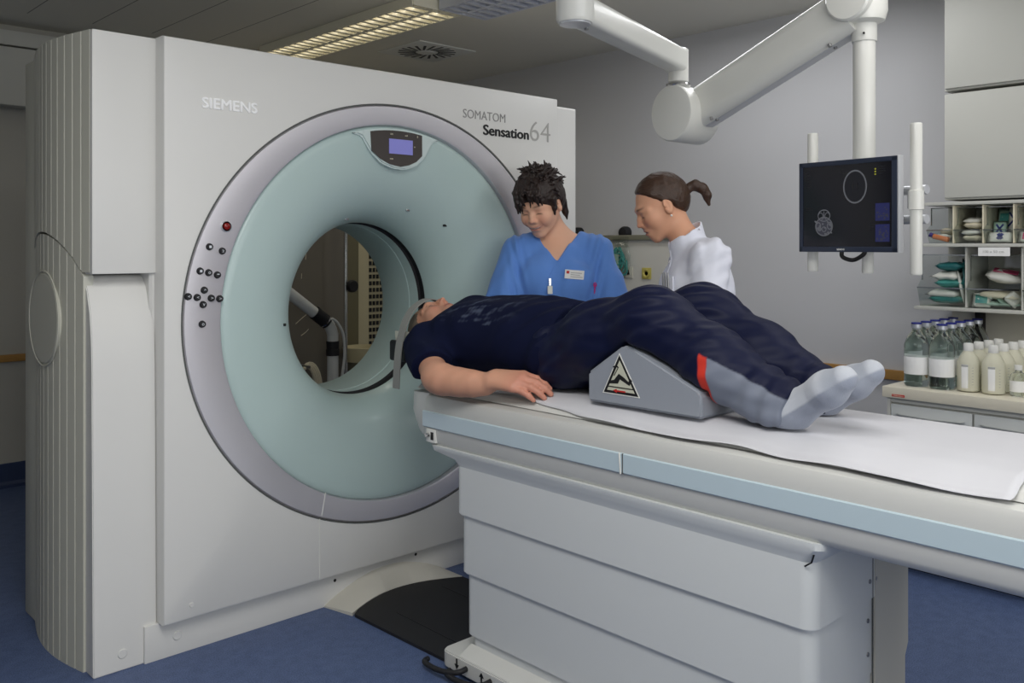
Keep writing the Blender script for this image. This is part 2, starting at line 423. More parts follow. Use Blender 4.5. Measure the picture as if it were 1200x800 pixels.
struct(box('trim_3', XL, 2.3, 5.36, YB, 2.09, 2.405, 'cab_light', bev=.008))
struct(box('trim_4', XL, 2.3, 5.39, YB, 2.42, 2.50, 'cab_light', bev=.004))
# ---------------------------------------------------------------- CT scanner
G = thing('ct_scanner', 'large cream scanner gantry with pale teal funnel and round bore behind the patient table', 'medical scanner', (2.056, 3.2, 0))
GX, GZ = 2.056, 1.075
def ell(k, n, a, b): t = 2*PI*k/n; return (GX+a*math.cos(t), GZ+b*math.sin(t))
def rect_pt(k, n, x0, x1, z0, z1, c=.012):
    t = 2*PI*k/n; dx, dz = math.cos(t), math.sin(t); s = 9
    if dx > 1e-9: s = min(s, (x1-GX)/dx)
    if dx < -1e-9: s = min(s, (x0-GX)/dx)
    if dz > 1e-9: s = min(s, (z1-GZ)/dz)
    if dz < -1e-9: s = min(s, (z0-GZ)/dz)
    return (GX+dx*s, GZ+dz*s)
NR = 160
def ring_pts(x0, x1, z0, z1):                                   # rectangle points at the ring's angles, corners snapped in
    p = [rect_pt(k, NR, x0, x1, z0, z1) for k in range(NR)]
    for cx in (x0, x1):
        for cz in (z0, z1):
            j = min(range(NR), key=lambda i: (p[i][0]-cx)**2+(p[i][1]-cz)**2); p[j] = (cx, cz)
    return p
EA, EB = .856, .80
def plate_with_hole(bm, outer_loops, a, b, y_front, y_back):
    loops = [[bm.verts.new((x, y, z)) for x, z in L] for L, y in outer_loops]
    loops.append([bm.verts.new((*ell(k, NR, a, b)[:1], y_front, ell(k, NR, a, b)[1])) for k in range(NR)])
    loops.append([bm.verts.new((ell(k, NR, a, b)[0], y_back, ell(k, NR, a, b)[1])) for k in range(NR)])
    for A, B in zip(loops, loops[1:]):
        for k in range(NR): bm.faces.new((A[k], A[(k+1) % NR], B[(k+1) % NR], B[k]))
bm = bmesh.new()
plate_with_hole(bm, [(ring_pts(1.144, 2.955, .12, 2.0), 2.93), (ring_pts(1.144, 2.955, .12, 2.0), 2.829), (ring_pts(1.147, 2.952, .123, 1.997), 2.823), (ring_pts(1.154, 2.945, .130, 1.990), 2.82)], EA, EB, 2.82, 2.86)
obj('front_panel', bm, 'gantry', G, smooth=True)
bm = bmesh.new()
plate_with_hole(bm, [(ring_pts(1.13, 3.165, .0, 1.985), 3.55), (ring_pts(1.13, 3.165, .0, 1.985), 2.905), (ring_pts(1.138, 3.157, .0, 1.977), 2.897)], .80, .74, 2.897, 3.0)
obj('housing', bm, 'gantry', G, smooth=True)
# silver control ring and its thin dark joint
bm = bmesh.new(); L = []
for a, b, y in ((EA-.001, EB-.001, 2.86), (EA-.005, EB-.005, 2.824), (EA-.010, EB-.010, 2.818), (.730, .730, 2.818), (.722, .722, 2.822), (.718, .718, 2.86)):
    L.append([bm.verts.new((ell(k, NR, a, b)[0], y, ell(k, NR, a, b)[1])) for k in range(NR)])
for A, B in zip(L, L[1:]):
    for k in range(NR): bm.faces.new((A[k], A[(k+1) % NR], B[(k+1) % NR], B[k]))
obj('control_ring', bm, 'silver', G, smooth=True)['label'] = 'silver oval ring carrying the control buttons'
bm = bmesh.new(); L = []
for a, b, y in ((EA+.001, EB+.001, 2.8188), (EA-.0045, EB-.0045, 2.8188)):
    L.append([bm.verts.new((ell(k, NR, a, b)[0], y, ell(k, NR, a, b)[1])) for k in range(NR)])
for k in range(NR): bm.faces.new((L[0][k], L[0][(k+1) % NR], L[1][(k+1) % NR], L[1][k]))
obj('ring_joint', bm, 'seam', G)
# funnel, bore
prof = [(.722, 2.86), (.718, 2.842), (.712, 2.834), (.700, 2.830)]
for i in range(1, 33):
    t = i/32; t = 1-(1-t)**1.6; prof.append((.700-.35*t, 2.830+.27*(1-math.sqrt(max(0, 1-t**2.3)))))
lathe('funnel', [(r, y-2.82) for r, y in prof], (GX, 2.82, GZ), 'teal', G, n=160, axis='Y', closed=False, smooth='all')['label'] = 'pale teal funnel'
lathe('laser_gap', [(.349, 3.098), (.358, 3.104), (.358, 3.138), (.346, 3.142)], (GX, 0, GZ), 'rubber', G, n=120, axis='Y', closed=False)['label'] = 'black strip around the bore mouth'
lathe('bore', [(.346, 3.141), (.346, 3.20), (.349, 3.202), (.349, 3.206), (.346, 3.208), (.346, 3.41), (.36, 3.43), (.40, 3.48), (.50, 3.56)], (GX, 0, GZ), 'teal', G, n=120, axis='Y', closed=False)
box('panel_seam', 1.7085, 1.7115, 2.8186, 2.825, .124, .345, 'sticker_white', G)
bm = bmesh.new()
add_prism(bm, [(1.716, .352), (1.719, .352), (1.735, .435), (1.732, .435)], 2.8170, 2.82, 'Y'); obj('ring_seam', bm, 'sticker_white', G)
# display above the bore
def arc_pts(cx, cz, r, a0, a1, n): return [(cx+r*math.cos(a0+(a1-a0)*k/n), cz+r*math.sin(a0+(a1-a0)*k/n)) for k in range(n+1)]
hood = arc_pts(GX, GZ, .708, PI/2-.30, PI/2+.30, 16) + [(GX-.165, 1.742), (GX-.125, 1.685), (GX-.075, 1.645), (GX-.02, 1.628), (GX+.035, 1.626), (GX+.09, 1.642), (GX+.135, 1.68), (GX+.17, 1.74)]
HD = prism('display_hood', hood, 2.817, 2.90, 'teal_light', G, 'Y', bev=.006)
glass = arc_pts(GX, GZ, .700, PI/2-.163, PI/2+.185, 12)+[(GX-.124, 1.69), (GX-.085, 1.662), (GX-.04, 1.644), (GX+.01, 1.637), (GX+.05, 1.645), (GX+.085, 1.66), (GX+.114, 1.685)]
DP = prism('display_panel', glass, 2.8125, 2.818, 'dark_panel', HD, 'Y')
prism('display_screen', [(GX-.046, 1.742), (GX+.066, 1.742), (GX+.066, 1.685), (GX-.046, 1.685)], 2.8105, 2.813, 'lcd', HD, 'Y')
for s, x, z, w in (('SIM', -.04, 1.757, .012), ('mA', .03, 1.756, .013), ('s', .088, 1.755, .005), ('kV', .073, 1.715, .008), ('mm', -.042, 1.662, .015)):
    text('display_mark', s, front(GX+x, 2.8118, z), w, 'pack_cream', HD, .0008)
# lettering on the front panel
text('lettering', 'SIEMENS', front(1.270, 2.8195, 1.783), .194, 'logo_white', G, .004, 0, .034, heavy=.0016)['label'] = 'white lettering SIEMENS'
text('lettering', 'SOMATOM', front(2.388, 2.8195, 1.861), .238, 'logo_grey', G, .002, -.006, .036)['label'] = 'thin grey lettering SOMATOM'
text('lettering', 'Sensation', front(2.500, 2.8195, 1.800), .266, 'logo_black', G, .002, 0, .042, heavy=.0022)['label'] = 'bold black lettering Sensation'
text('lettering', '64', front(2.776, 2.8195, 1.797), .128, 'logo_pale', G, .002, -.012, .088)['label'] = 'large thin grey number 64'
# control buttons
BT = [(1.294, 1.327, '1'), (1.338, 1.313, '2'), (1.262, 1.248, '1'), (1.291, 1.242, '0'), (1.321, 1.234, '-'), (1.276, 1.185, '^'), (1.222, 1.166, '<'), (1.252, 1.162, '<'), (1.300, 1.158, '>'), (1.329, 1.155, '>'), (1.272, 1.138, 'v'), (1.269, 1.074, 'o')]
for x, z, ch in BT:
    b = lathe('control_button', [(.0005, -.009), (.0095, -.0085), (.0105, -.007), (.0115, 0), (.0125, .001)], (x, 2.8175, z), 'rubber', G, n=18, axis='Y')
    text('button_mark', ch, front(x-.004, 2.8085, z-.004), .008, 'alu', b, .0006, .01, .008)
b = lathe('stop_button', [(.019, .0), (.019, -.004), (.0165, -.006), (.0165, 0)], (1.352, 2.8178, 1.395), 'bezel_silver', G, n=24, axis='Y')
lathe('red_cap', [(.0005, -.013), (.007, -.012), (.011, -.009), (.012, -.005), (.012, 0)], (1.352, 2.8175, 1.395), 'red_button', b, n=20, axis='Y')
# small windows and screws in the funnel
def funnel_y(r):
    q = [(a, y) for a, y in prof if a <= .7001]
    for (r0, y0), (r1, y1) in zip(q, q[1:]):
        if r1 <= r <= r0: return y0+(y1-y0)*(r0-r)/(r0-r1)
    return 3.1
for dx, dz, m in ((-.44, -.03, 'black'), (.30, .34, 'black'), (.13, .40, 'chrome'), (-.13, .36, 'chrome')):
    y = funnel_y(math.hypot(dx, dz)); box('funnel_marker', GX+dx-.009, GX+dx+.009, y-.003, y+.004, GZ+dz-.005, GZ+dz+.005, m, G, bev=.002)
# left column: fluted side covers, upper block overhanging the lower one
def side_x(y):
    b = .948-.045*math.sin(PI*min(1, max(0, (y-2.9)/.58)))
    return b
def fluted(bm, y0, y1, zlo, zhi, inset=0, step=.047, n=11, thick=.05):
    ys = []; y = y0
    rows = []
    k = 0
    while y < y1-1e-6:
        e = min(y+step, y1)
        rows.append((y, side_x(y)+inset)); rows.append((e-.007, side_x(e-.007)+inset)); rows.append((e-.0035, side_x(e)+inset+.009)); y = e
    rows.append((y1, side_x(y1)+inset))
    A = [bm.verts.new((x, yy, zlo(yy))) for yy, x in rows]; B = [bm.verts.new((x, yy, zhi(yy))) for yy, x in rows]
    A2 = [bm.verts.new((x+thick, yy, zlo(yy))) for yy, x in rows]; B2 = [bm.verts.new((x+thick, yy, zhi(yy))) for yy, x in rows]
    for P, Q in ((A, B), (B, B2), (B2, A2), (A2, A)):
        for i in range(len(rows)-1): bm.faces.new((P[i], P[i+1], Q[i+1], Q[i]))
    bm.faces.new((A[0], B[0], B2[0], A2[0])); bm.faces.new((A[-1], A2[-1], B2[-1], B[-1]))
def arch(y):
    q = 1-((y-3.25)/.40)**2
    return 1.0+.37*math.sqrt(q) if q > 0 else 1.0
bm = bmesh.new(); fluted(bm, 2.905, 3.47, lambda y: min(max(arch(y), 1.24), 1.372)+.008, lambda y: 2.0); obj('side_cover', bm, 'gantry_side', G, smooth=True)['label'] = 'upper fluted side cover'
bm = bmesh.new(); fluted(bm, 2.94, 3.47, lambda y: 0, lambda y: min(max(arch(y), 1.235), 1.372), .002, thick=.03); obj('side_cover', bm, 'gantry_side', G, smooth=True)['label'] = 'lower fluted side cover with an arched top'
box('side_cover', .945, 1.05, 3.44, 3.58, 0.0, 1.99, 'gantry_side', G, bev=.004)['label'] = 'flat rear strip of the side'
lathe('pivot_disc', [(.150, .02), (.150, -.006), (.146, -.010), (.0005, -.011)], (.912, 3.215, 1.09), 'gantry_side', G, n=56, axis='X')
bm = bmesh.new(); add_tube(bm, [(.9035, 3.215+.157*math.cos(2*PI*k/60), 1.09+.157*math.sin(2*PI*k/60)) for k in range(61)], .0025, 6, cap=False); obj('pivot_groove', bm, 'gantry_side', G, smooth=True)
box('upper_column', .948, 1.15, 2.885, 3.5, 1.242, 2.0, 'gantry', G, bev=.006)
lowp = [(2.872, 0), (2.878, .5), (2.884, .95), (2.889, 1.04), (2.902, 1.12), (2.928, 1.19), (2.952, 1.222), (2.975, 1.236), (3.5, 1.236), (3.5, 0)]
prism('lower_column', lowp, .9475, 1.142, 'gantry', G, 'X', bev=.003)
box('base_plinth', 1.10, 3.16, 2.862, 2.91, 0, .118, 'gantry', G, bev=.003)
for x, z in ((1.205, .062),):
    lathe('plug_cap', [(.0005, -.003), (.013, -.003), (.0142, -.002), (.015, 0)], (x, 2.8615, z), 'gantry', G, n=24, axis='Y')
lathe('plug_cap', [(.0005, -.003), (.013, -.003), (.0142, -.002), (.015, 0)], (1.035, 2.8725, .052), 'gantry', G, n=24, axis='Y')
lathe('plug_cap', [(.0005, -.003), (.007, -.003), (.008, 0)], (1.235, 2.8195, .165), 'gantry', G, n=20, axis='Y')
# arched ramp from the plinth to the floor plate
bm = bmesh.new(); n = 24; A = []; B = []; D = []
for k in range(n+1):
    t = k/n; x0 = 1.775+.53*t; zi = .012
    A.append(bm.verts.new((x0+.012*(1-t), 2.715+.098*math.sin(PI*min(1, t*.93+.03)), zi)))
    x1 = 1.755+.56*t
    B.append(bm.verts.new((x1, 2.8625, .006+.082*math.sin(PI*t)**.9 if 0 < t < 1 else .006))); D.append(bm.verts.new((x1, 2.8625, 0)))
A2 = [bm.verts.new((v.co.x, v.co.y, 0)) for v in A]
for P, Q in ((A, B), (A2, A)):
    for k in range(n): bm.faces.new((P[k], P[k+1], Q[k+1], Q[k]))
for k in (0, n): bm.faces.new((A[k], B[k], D[k], A2[k]))
RP = obj('ramp_cover', bm, 'cream', G, smooth=True)
for x, z in ((1.80, .088), (2.175, .096)): lathe('screw_hole', [(.0005, -.0008), (.006, -.0008), (.006, 0)], (x, 2.8615, z), 'black', G, n=12, axis='Y')
# black floor plate
bm = bmesh.new()
pl = [(1.812, 1.95), (1.788, 2.712)]+[(1.775+.53*t+.012*(1-t), 2.712+.098*math.sin(PI*min(1, t*.93+.03))) for t in [k/16 for k in range(1, 17)]]+[(2.32, 1.95)]
add_prism(bm, pl, .001, .011, 'Z'); FP = obj('floor_plate', bm, 'rubber'); tag(FP, 'black rubber floor plate lying between scanner and patient table', 'floor plate')
bm = bmesh.new(); add_box(bm, 1.905, 1.909, 1.97, 2.62, .011, .0122); add_box(bm, 2.18, 2.184, 1.97, 2.7, .011, .0122); obj('groove', bm, 'black', FP)
# ---------------------------------------------------------------- patient table
T = thing('patient_table', 'long cream patient table with pale blue side band in front of the scanner', 'patient table', (2.07, 1.3, 0))
top = [(1.802, .850), (1.792, .846), (1.786, .834), (1.784, .800), (1.786, .745), (1.791, .705), (1.800, .690), (1.845, .672), (2.30, .672), (2.345, .69), (2.36, .745), (2.362, .80), (2.358, .838), (2.35, .85)]
bm = bmesh.new()
A, B, fs = add_prism(bm, top, -.35, 2.29, 'Y')
E2 = [bm.verts.new((2.07+(v.co.x-2.07)*.93, 2.335 if v.co.z > .7 else 2.30, .77+(v.co.z-.77)*.93)) for v in B]
bm.faces.remove(fs[1]); n = len(top)
for i in range(n): bm.faces.new((B[i], B[(i+1) % n], E2[(i+1) % n], E2[i]))
bm.faces.new(E2); obj('tabletop', bm, 'table', T, smooth=True)
prism('side_band', [(1.7845, .798), (1.7795, .795), (1.7795, .748), (1.7845, .744)], -.35, 2.305, 'table_blue', T, 'Y')['label'] = 'pale blue band along the side'
bm = bmesh.new(); add_tube(bm, [(1.7795, 1.476, .744), (1.7785, 1.477, .77), (1.7795, 1.480, .798)], .0025, 6); obj('band_joint', bm, 'sticker_white', T)
box('band_joint', 1.7785, 1.782, 1.468, 1.471, .745, .797, 'seam', T)
S_ = box('connector_socket', 1.783, 1.80, 2.245, 2.292, .697, .742, 'white_enamel', T, bev=.004)
box('socket_hole', 1.7822, 1.79, 2.252, 2.268, .706, .732, 'black', S_, bev=.002)
lathe('socket_pin', [(.0005, -.012), (.006, -.012), (.008, 0), (.008, .01)], (1.784, 2.278, .720), 'chrome', S_, n=16, axis='X')
bm = bmesh.new(); pts = [(2.07+.24*math.cos(a), .862+.22*math.sin(a)) for a in [PI+PI*k/16 for k in range(17)]]
add_prism(bm, pts, 2.29, 2.33, 'Y')
# end fairing curving in under the head end
bm = bmesh.new(); rows = []
for k in range(9):
    t = k/8; w = .276-.05*t*t; y = 2.29+.13*math.sin(t*PI/2); zb = .69+.05*t; zt = .852-.01*t
    rows.append([bm.verts.new((2.072-w, y, zt)), bm.verts.new((2.072-w-.006*(1-t), y, (zt+zb)/2)), bm.verts.new((2.072-w+.02, y, zb)), bm.verts.new((2.072+w-.02, y, zb)), bm.verts.new((2.072+w, y, (zt+zb)/2)), bm.verts.new((2.072+w, y, zt))])
for a, b in zip(rows, rows[1:]):
    for i in range(6): bm.faces.new((a[i], a[(i+1) % 6], b[(i+1) % 6], b[i]))
bm.faces.new(rows[0][::-1]); bm.faces.new(rows[-1]); obj('end_fairing', bm, 'table', T, smooth=True)
# cradle the patient lies on
cr = [(1.83, .853), (1.85, .868), (1.90, .884), (2.0, .890), (2.2, .890), (2.30, .886), (2.335, .872), (2.345, .853)]
prism('cradle', cr+[(2.30, .85), (1.9, .85)], -.35, 2.40, 'table', T, 'Y')
# telescoping base covers
for i, (z0, z1, ins, y1) in enumerate(((.486, .645, 0, 2.168), (.304, .50, .010, 2.156), (.111, .32, .020, 2.142), (.045, .13, .030, 2.128))):
    q = round_rect(1.800+ins, 2.275-ins*.4, .955+ins*.5, y1, .035); bm = bmesh.new(); add_prism(bm, q, z0, z1, 'Z')
    bmesh.ops.recalc_face_normals(bm, faces=bm.faces[:])
    if i < 3: bmesh.ops.bevel(bm, geom=[e for e in bm.edges if abs(e.verts[0].co.z-z0) < 1e-5 and abs(e.verts[1].co.z-z0) < 1e-5], offset=.006, segments=2, affect='EDGES')
    obj('base_cover', bm, 'bellow', T, smooth=True)
bm = bmesh.new(); R0 = round_rect(1.800, 2.275, .955, 2.168, .035); R1 = round_rect(1.795, 2.285, .94, 2.185, .035); R2 = round_rect(1.787, 2.30, .93, 2.275, .03); R3 = round_rect(1.787, 2.30, .93, 2.285, .03)
Ls = [[bm.verts.new((x, y, z)) for x, y in R] for R, z in ((R0, .640), (R1, .658), (R2, .674), (R3, .690))]
for a, b in zip(Ls, Ls[1:]):
    for i in range(len(a)): bm.faces.new((a[i], a[(i+1) % len(a)], b[(i+1) % len(a)], b[i]))
bm.faces.new(Ls[0][::-1]); bm.faces.new(Ls[-1]); obj('base_collar', bm, 'bellow', T, smooth=True)
bm = bmesh.new(); add_box(bm, 2.085, 2.0865, .9535, .957, .13, .64); obj('end_seam', bm, 'seam', T)
for z in (.60, .535, .44, .36, .25, .18):
    for x in (2.070, 2.101): lathe('bolt', [(.0005, -.004), (.005, -.0035), (.006, 0)], (x, .956 if z > .49 else .961 if z > .31 else .966, z), 'steel', T, n=12, axis='Y')
bm = bmesh.new(); add_prism(bm, [(2.095, .655), (2.28, .655), (2.28, .33), (2.262, .30), (2.262, .05), (2.095, .05)], .9525, 1.02, 'Y'); obj('rear_cover', bm, 'cream', T)
bm = bmesh.new(); add_tube(bm, [(1.797, .952, .663), (1.7975, .958, .645), (1.80, .975, .632)], .002, 6); obj('cable_clip', bm, 'black', T)
prism('foot', round_rect(1.770, 2.30, .94, 2.20, .03), 0.012, .062, 'table', T, 'Z', bev=.008)
prism('foot_step', [(1.776, .06), (1.83, .085), (1.83, .06)], .96, 2.12, 'table', T, 'Y')
for y in (2.13, 2.02):
    p = tube('foot_pedal', smoothpath([(1.775, y-.055, .040), (1.745, y-.05, .036), (1.728, y-.02, .030), (1.722, y+.04, .024), (1.73, y+.10, .022), (1.752, y+.11, .022)], 5), .0085, 'rubber', T, 10)
for y, up in ((2.120, -1), (2.005, 1)):
    bm = bmesh.new(); add_prism(bm, [(y, .038+up*.014), (y+.010, .038), (y+.003, .038), (y+.003, .038-up*.018), (y-.003, .038-up*.018), (y-.003, .038), (y-.010, .038)], 1.7685, 1.7705, 'X'); obj('arrow_mark', bm, 'black', T)
# paper sheet over the cradle
bm = bmesh.new(); nx, ny = 30, 80; V = []
rs = random.Random(3)
for j in range(ny+1):
    y = .565+(2.16-.565)*j/ny; row = []
    e0 = 1.803+.008*math.sin(y*7)+.004*math.sin(y*23)+.045*min(1, max(0, (y-1.35)/.5))
    for i in range(nx+1):
        t = i/nx; x = e0+(2.352-e0)*t
        z = np.interp(x, [1.795, 1.83, 1.85, 1.90, 2.0, 2.2, 2.30, 2.335, 2.36], [.8555, .858, .871, .887, .8925, .8925, .889, .876, .86])
        z += .0010+.0012*math.sin(y*31+x*9)*max(0, 1-t*1.2)+.0025*math.exp(-t*10)*(1+math.sin(y*17))
        row.append(bm.verts.new((x, y, z+.0008)))
    V.append(row)
for a, b in zip(V, V[1:]):
    for i in range(nx): bm.faces.new((a[i], a[i+1], b[i+1], b[i]))
SH = obj('paper_sheet', bm, 'paper', None, smooth='all'); tag(SH, 'long white paper sheet spread along the patient table', 'paper sheet')
sm = SH.modifiers.new('thick', 'SOLIDIFY'); sm.thickness = .0012; sm.offset = 1
# knee wedge
wp = [(1.668, .897), (1.668, .977), (1.545, 1.060), (1.525, 1.062), (1.503, 1.055), (1.300, .968), (1.291, .958), (1.291, .897)]
W = thing('knee_wedge', 'grey foam wedge cushion on the paper sheet under the knees', 'cushion', (2.07, 1.48, .896))
bm = bmesh.new(); add_prism(bm, wp, 1.868, 2.29, 'X'); bmesh.ops.recalc_face_normals(bm, faces=bm.faces[:])
bmesh.ops.bevel(bm, geom=bm.edges[:], offset=.010, segments=3, affect='EDGES', clamp_overlap=True); obj('cushion', bm, 'wedge', W, smooth=True)
def tri(s, c=(1.545, .966)): return [(c[0]+(y-c[0])*s, c[1]+(z-c[1])*s) for y, z in ((1.552, 1.035), (1.607, .930), (1.487, .930))]
st = prism('warning_sticker', tri(1.08), 1.8665, 1.869, 'sticker_white', W, 'X', bev=.0)
bm = bmesh.new(); add_prism(bm, tri(1.0), 1.8658, 1.8666, 'X'); obj('sticker_border', bm, 'logo_black', st)
bm = bmesh.new(); add_prism(bm, tri(.80), 1.8652, 1.8659, 'X'); obj('sticker_field', bm, 'sticker', st)
bm = bmesh.new()
for poly in ([(1.590, .962), (1.569, .967), (1.553, .985), (1.533, .975), (1.520, .966), (1.513, .975), (1.507, .970), (1.516, .956), (1.530, .962), (1.549, .970), (1.556, .958), (1.590, .955)],
             [(1.595, .949), (1.502, .949), (1.502, .946), (1.595, .946)], [(1.568, .978), (1.553, 1.002), (1.560, 1.008), (1.574, 1.003), (1.572, 1.0), (1.561, 1.003), (1.557, 1.0), (1.571, .978)]):
    add_prism(bm, poly, 1.8646, 1.8653, 'X')
obj('pictogram', bm, 'logo_black', st)
bm = bmesh.new(); add_prism(bm, [(1.573, .938), (1.560, .9435), (1.560, .940), (1.530, .940), (1.530, .936), (1.560, .936), (1.560, .9325)], 1.8646, 1.8653, 'X'); obj('red_arrow', bm, 'red', st)
# ---------------------------------------------------------------- ceiling lights, vent
def louvre_light(loc, label, lit, group='louvred ceiling lights', ln=1.54):
    t = thing('ceiling_light', label, 'ceiling light', loc, group); x, y, z = loc; w = .15
    m = 'louvre' if lit else 'louvre_off'
    bm = bmesh.new()
    for s in (-1, 1): add_box(bm, x+s*w-.006, x+s*w+.006, y-ln/2, y+ln/2, z-.05, z-.002)
    add_box(bm, x-w, x+w, y-ln/2-.006, y-ln/2+.006, z-.05, z-.002); add_box(bm, x-w, x+w, y+ln/2-.006, y+ln/2+.006, z-.05, z-.002)
    obj('housing', bm, m, t)
    box('reflector', x-w, x+w, y-ln/2, y+ln/2, z-.004, z-.001, m, t)
    for s in (-1, 1): tube('lamp_tube', [(x+s*.075, y-ln/2+.03, z-.022), (x+s*.075, y+ln/2-.03, z-.022)], .011, 'tube' if lit else 'label', t, 10)
    bm = bmesh.new(); add_prism(bm, [(x-.014, z-.046), (x+.014, z-.046), (x+.003, z-.012), (x-.003, z-.012)], y-ln/2, y+ln/2, 'Y')
    nb = 22
    for k in range(nb):
        yy = y-ln/2+ln*(k+.5)/nb
        for s in (-1, 1):
            A, B, _ = add_prism(bm, [(yy-.012, z-.048), (yy+.012, z-.048), (yy+.003, z-.014), (yy-.003, z-.014)], x+s*.004, x+s*(w-.004), 'X')
    obj('louvre', bm, m, t); return t
louvre_light((2.78, 4.25, ZC), 'glowing louvred ceiling light above the scanner beside the square air vent', True)
louvre_light((2.93, 2.69, ZC), 'unlit louvred ceiling light next in line after the glowing one', False)
t = thing('air_vent', 'square ceiling air vent with dark radial slots above the scanner', 'air vent', (3.45, 4.43, ZC))
bm = bmesh.new(); add_box(bm, 3.235, 3.675, 4.215, 4.645, ZC-.008, ZC, .003); obj('plate', bm, 'white_enamel', t, smooth=True)
bm = bmesh.new()
for k in range(20):
    a = 2*PI*k/20; c, s = math.cos(a), math.sin(a); a2 = a+.22
    P = [(3.455+r*math.cos(q)-w*math.sin(q), 4.43+r*math.sin(q)+w*math.cos(q)) for r, q, w in ((.07, a, -.007), (.18, a2, -.009), (.18, a2, .009), (.07, a, .007))]
    add_prism(bm, P, ZC-.0095, ZC-.007, 'Z')
obj('slots', bm, 'black', t)
lathe('hub', [(.055, -.009), (.05, -.014), (.0005, -.015)], (3.455, 4.43, ZC), 'white_enamel', t, n=28)
# ---------------------------------------------------------------- monitor arm
A_ = thing('ceiling_boom', 'white jointed ceiling arm holding the dark monitor beside the wall cupboards', 'monitor arm', (2.14, 1.965, ZC))
e0, e1 = Vector((2.14, 1.965, 2.10)), Vector((3.085, 2.245, 2.105)); hd = (e1-e0).normalized(); sd = Vector((-hd.y, hd.x, 0))
lathe('ceiling_flange', [(.0005, .0), (.14, .0), (.14, -.03), (.11, -.05), (.063, -.055)], (2.14, 1.965, ZC), 'white_enamel', A_, n=36)
bm = bmesh.new(); add_lathe(bm, [(.062, ZC-.05), (.062, 2.062), (.056, 2.052)], (2.14, 1.965, 0), 36); obj('ceiling_column', bm, 'white_enamel', A_, smooth=True)
lathe('column_cap', [(.052, 2.0525), (.050, 2.047), (.0005, 2.046)], (2.14, 1.965, 0), 'bezel_silver', A_, n=36)
def oriented_bar(name, a, b, w, h, r, m, parent, n=5):
    a, b = Vector(a), Vector(b); d = (b-a).normalized(); s = Vector((-d.y, d.x, 0)).normalized(); u = s.cross(d)*-1
    q = round_rect(-w/2, w/2, -h/2, h/2, r, n); bm = bmesh.new()
    A = [bm.verts.new(a+s*x+u*z) for x, z in q]; B = [bm.verts.new(b+s*x+u*z) for x, z in q]
    bm.faces.new(A[::-1]); bm.faces.new(B)
    for i in range(len(q)): bm.faces.new((A[i], A[(i+1) % len(q)], B[(i+1) % len(q)], B[i]))
    return obj(name, bm, m, parent, smooth=True)
oriented_bar('horizontal_arm', e0+hd*.02, e1-hd*.025, .095, .092, .02, 'white_enamel', A_)
tube('arm_screw', [e0+hd*.085+Vector((0, 0, -.045)), e0+hd*.085+Vector((0, 0, -.052))], .007, 'steel', A_, 12)
bm = bmesh.new(); add_lathe(bm, [(.036, 2.014), (.042, 2.018), (.042, 2.152), (.034, 2.158)], (e1.x, e1.y, 0), 28); obj('joint_sleeve', bm, 'white_enamel', A_, smooth=True)
lathe('joint_ring', [(.038, 2.012), (.05, 2.010), (.052, 2.002), (.047, 1.996), (.040, 1.992), (.036, 1.975)], (e1.x, e1.y, 0), 'chrome', A_, n=28)
pv = Vector((3.15, 2.249, 1.885)); pu = Vector((3.115, 1.484, 2.19))
bm = bmesh.new(); add_lathe(bm, [(.0005, -.116), (.095, -.116), (.108, -.112), (.112, -.104), (.112, .09), (.104, .10), (.0005, .10)], pv, 48, 'X'); bmesh.ops.scale(bm, verts=bm.verts[:], vec=(1, .93, 1.06), space=Matrix.Translation(-pv)); obj('pivot_housing', bm, 'white_enamel', A_, smooth=True)
dd = (pu-pv).normalized(); s0 = pv+dd*.07+Vector((.025, 0, 0))
oriented_bar('spring_arm', s0, pu-dd*.02, .13, .175, .045, 'white_enamel', A_, 6)
dn = Vector((-1, 0, 0)).cross(dd); dn = dn if dn.z < 0 else -dn
oriented_bar('spring_arm_seam', s0+dn*.086, pu-dd*.05+dn*.086, .05, .006, .002, 'bezel_silver', A_)
for f_ in (.16, .85):
    for sx in (-.04, .0):
        p = pv+dd*(f_*.82)+dn*.082+Vector((sx, 0, 0)); tube('arm_screw', [p, p+dn*.012], .007, 'steel', A_, 10)
bm = bmesh.new(); add_lathe(bm, [(.0005, -.085), (.075, -.083), (.082, -.076), (.082, .07), (.074, .08), (.0005, .08)], pu+Vector((.0, 0, .02)), 40, 'X'); obj('upper_pivot', bm, 'white_enamel', A_, smooth=True)
PX, PY = 3.125, 1.462
bm = bmesh.new(); add_lathe(bm, [(.03, 2.25), (.078, 2.23), (.08, 2.17), (.07, 2.135), (.046, 2.125)], (PX, PY, 0), 36); obj('drop_socket', bm, 'white_enamel', A_, smooth=True)
lathe('drop_sleeve', [(.0435, 2.14), (.0435, 2.065), (.042, 2.062), (.040, 2.062)], (PX, PY, 0), 'white_enamel', A_, n=32)
tube('sleeve_screw', [(PX-.040, PY-.018, 2.085), (PX-.046, PY-.020, 2.085)], .004, 'black', A_, 10)
lathe('drop_tube', [(.0385, 2.10), (.0385, 1.40), (.036, 1.395)], (PX, PY, 0), 'white_enamel', A_, n=32)
for i, (x, y, z0, z1) in enumerate(((3.125, 1.66, 1.234, 1.752), (3.045, 1.245, 1.232, 1.742), (3.105, 1.44, 1.232, 1.56))):
    lathe('rail_tube', [(.0005, z0), (.017, z0), (.019, z0+.003), (.0195, z0+.006), (.0195, z1-.006), (.019, z1-.003), (.017, z1), (.0005, z1)], (x, y, 0), 'white_enamel', A_, n=28)
tube('cross_rail', [(3.165, 1.70, 1.52), (3.072, 1.22, 1.52)], .016, 'bezel_silver', A_, 12)
tube('cross_rail', [(3.165, 1.70, 1.42), (3.072, 1.22, 1.42)], .016, 'bezel_silver', A_, 12)
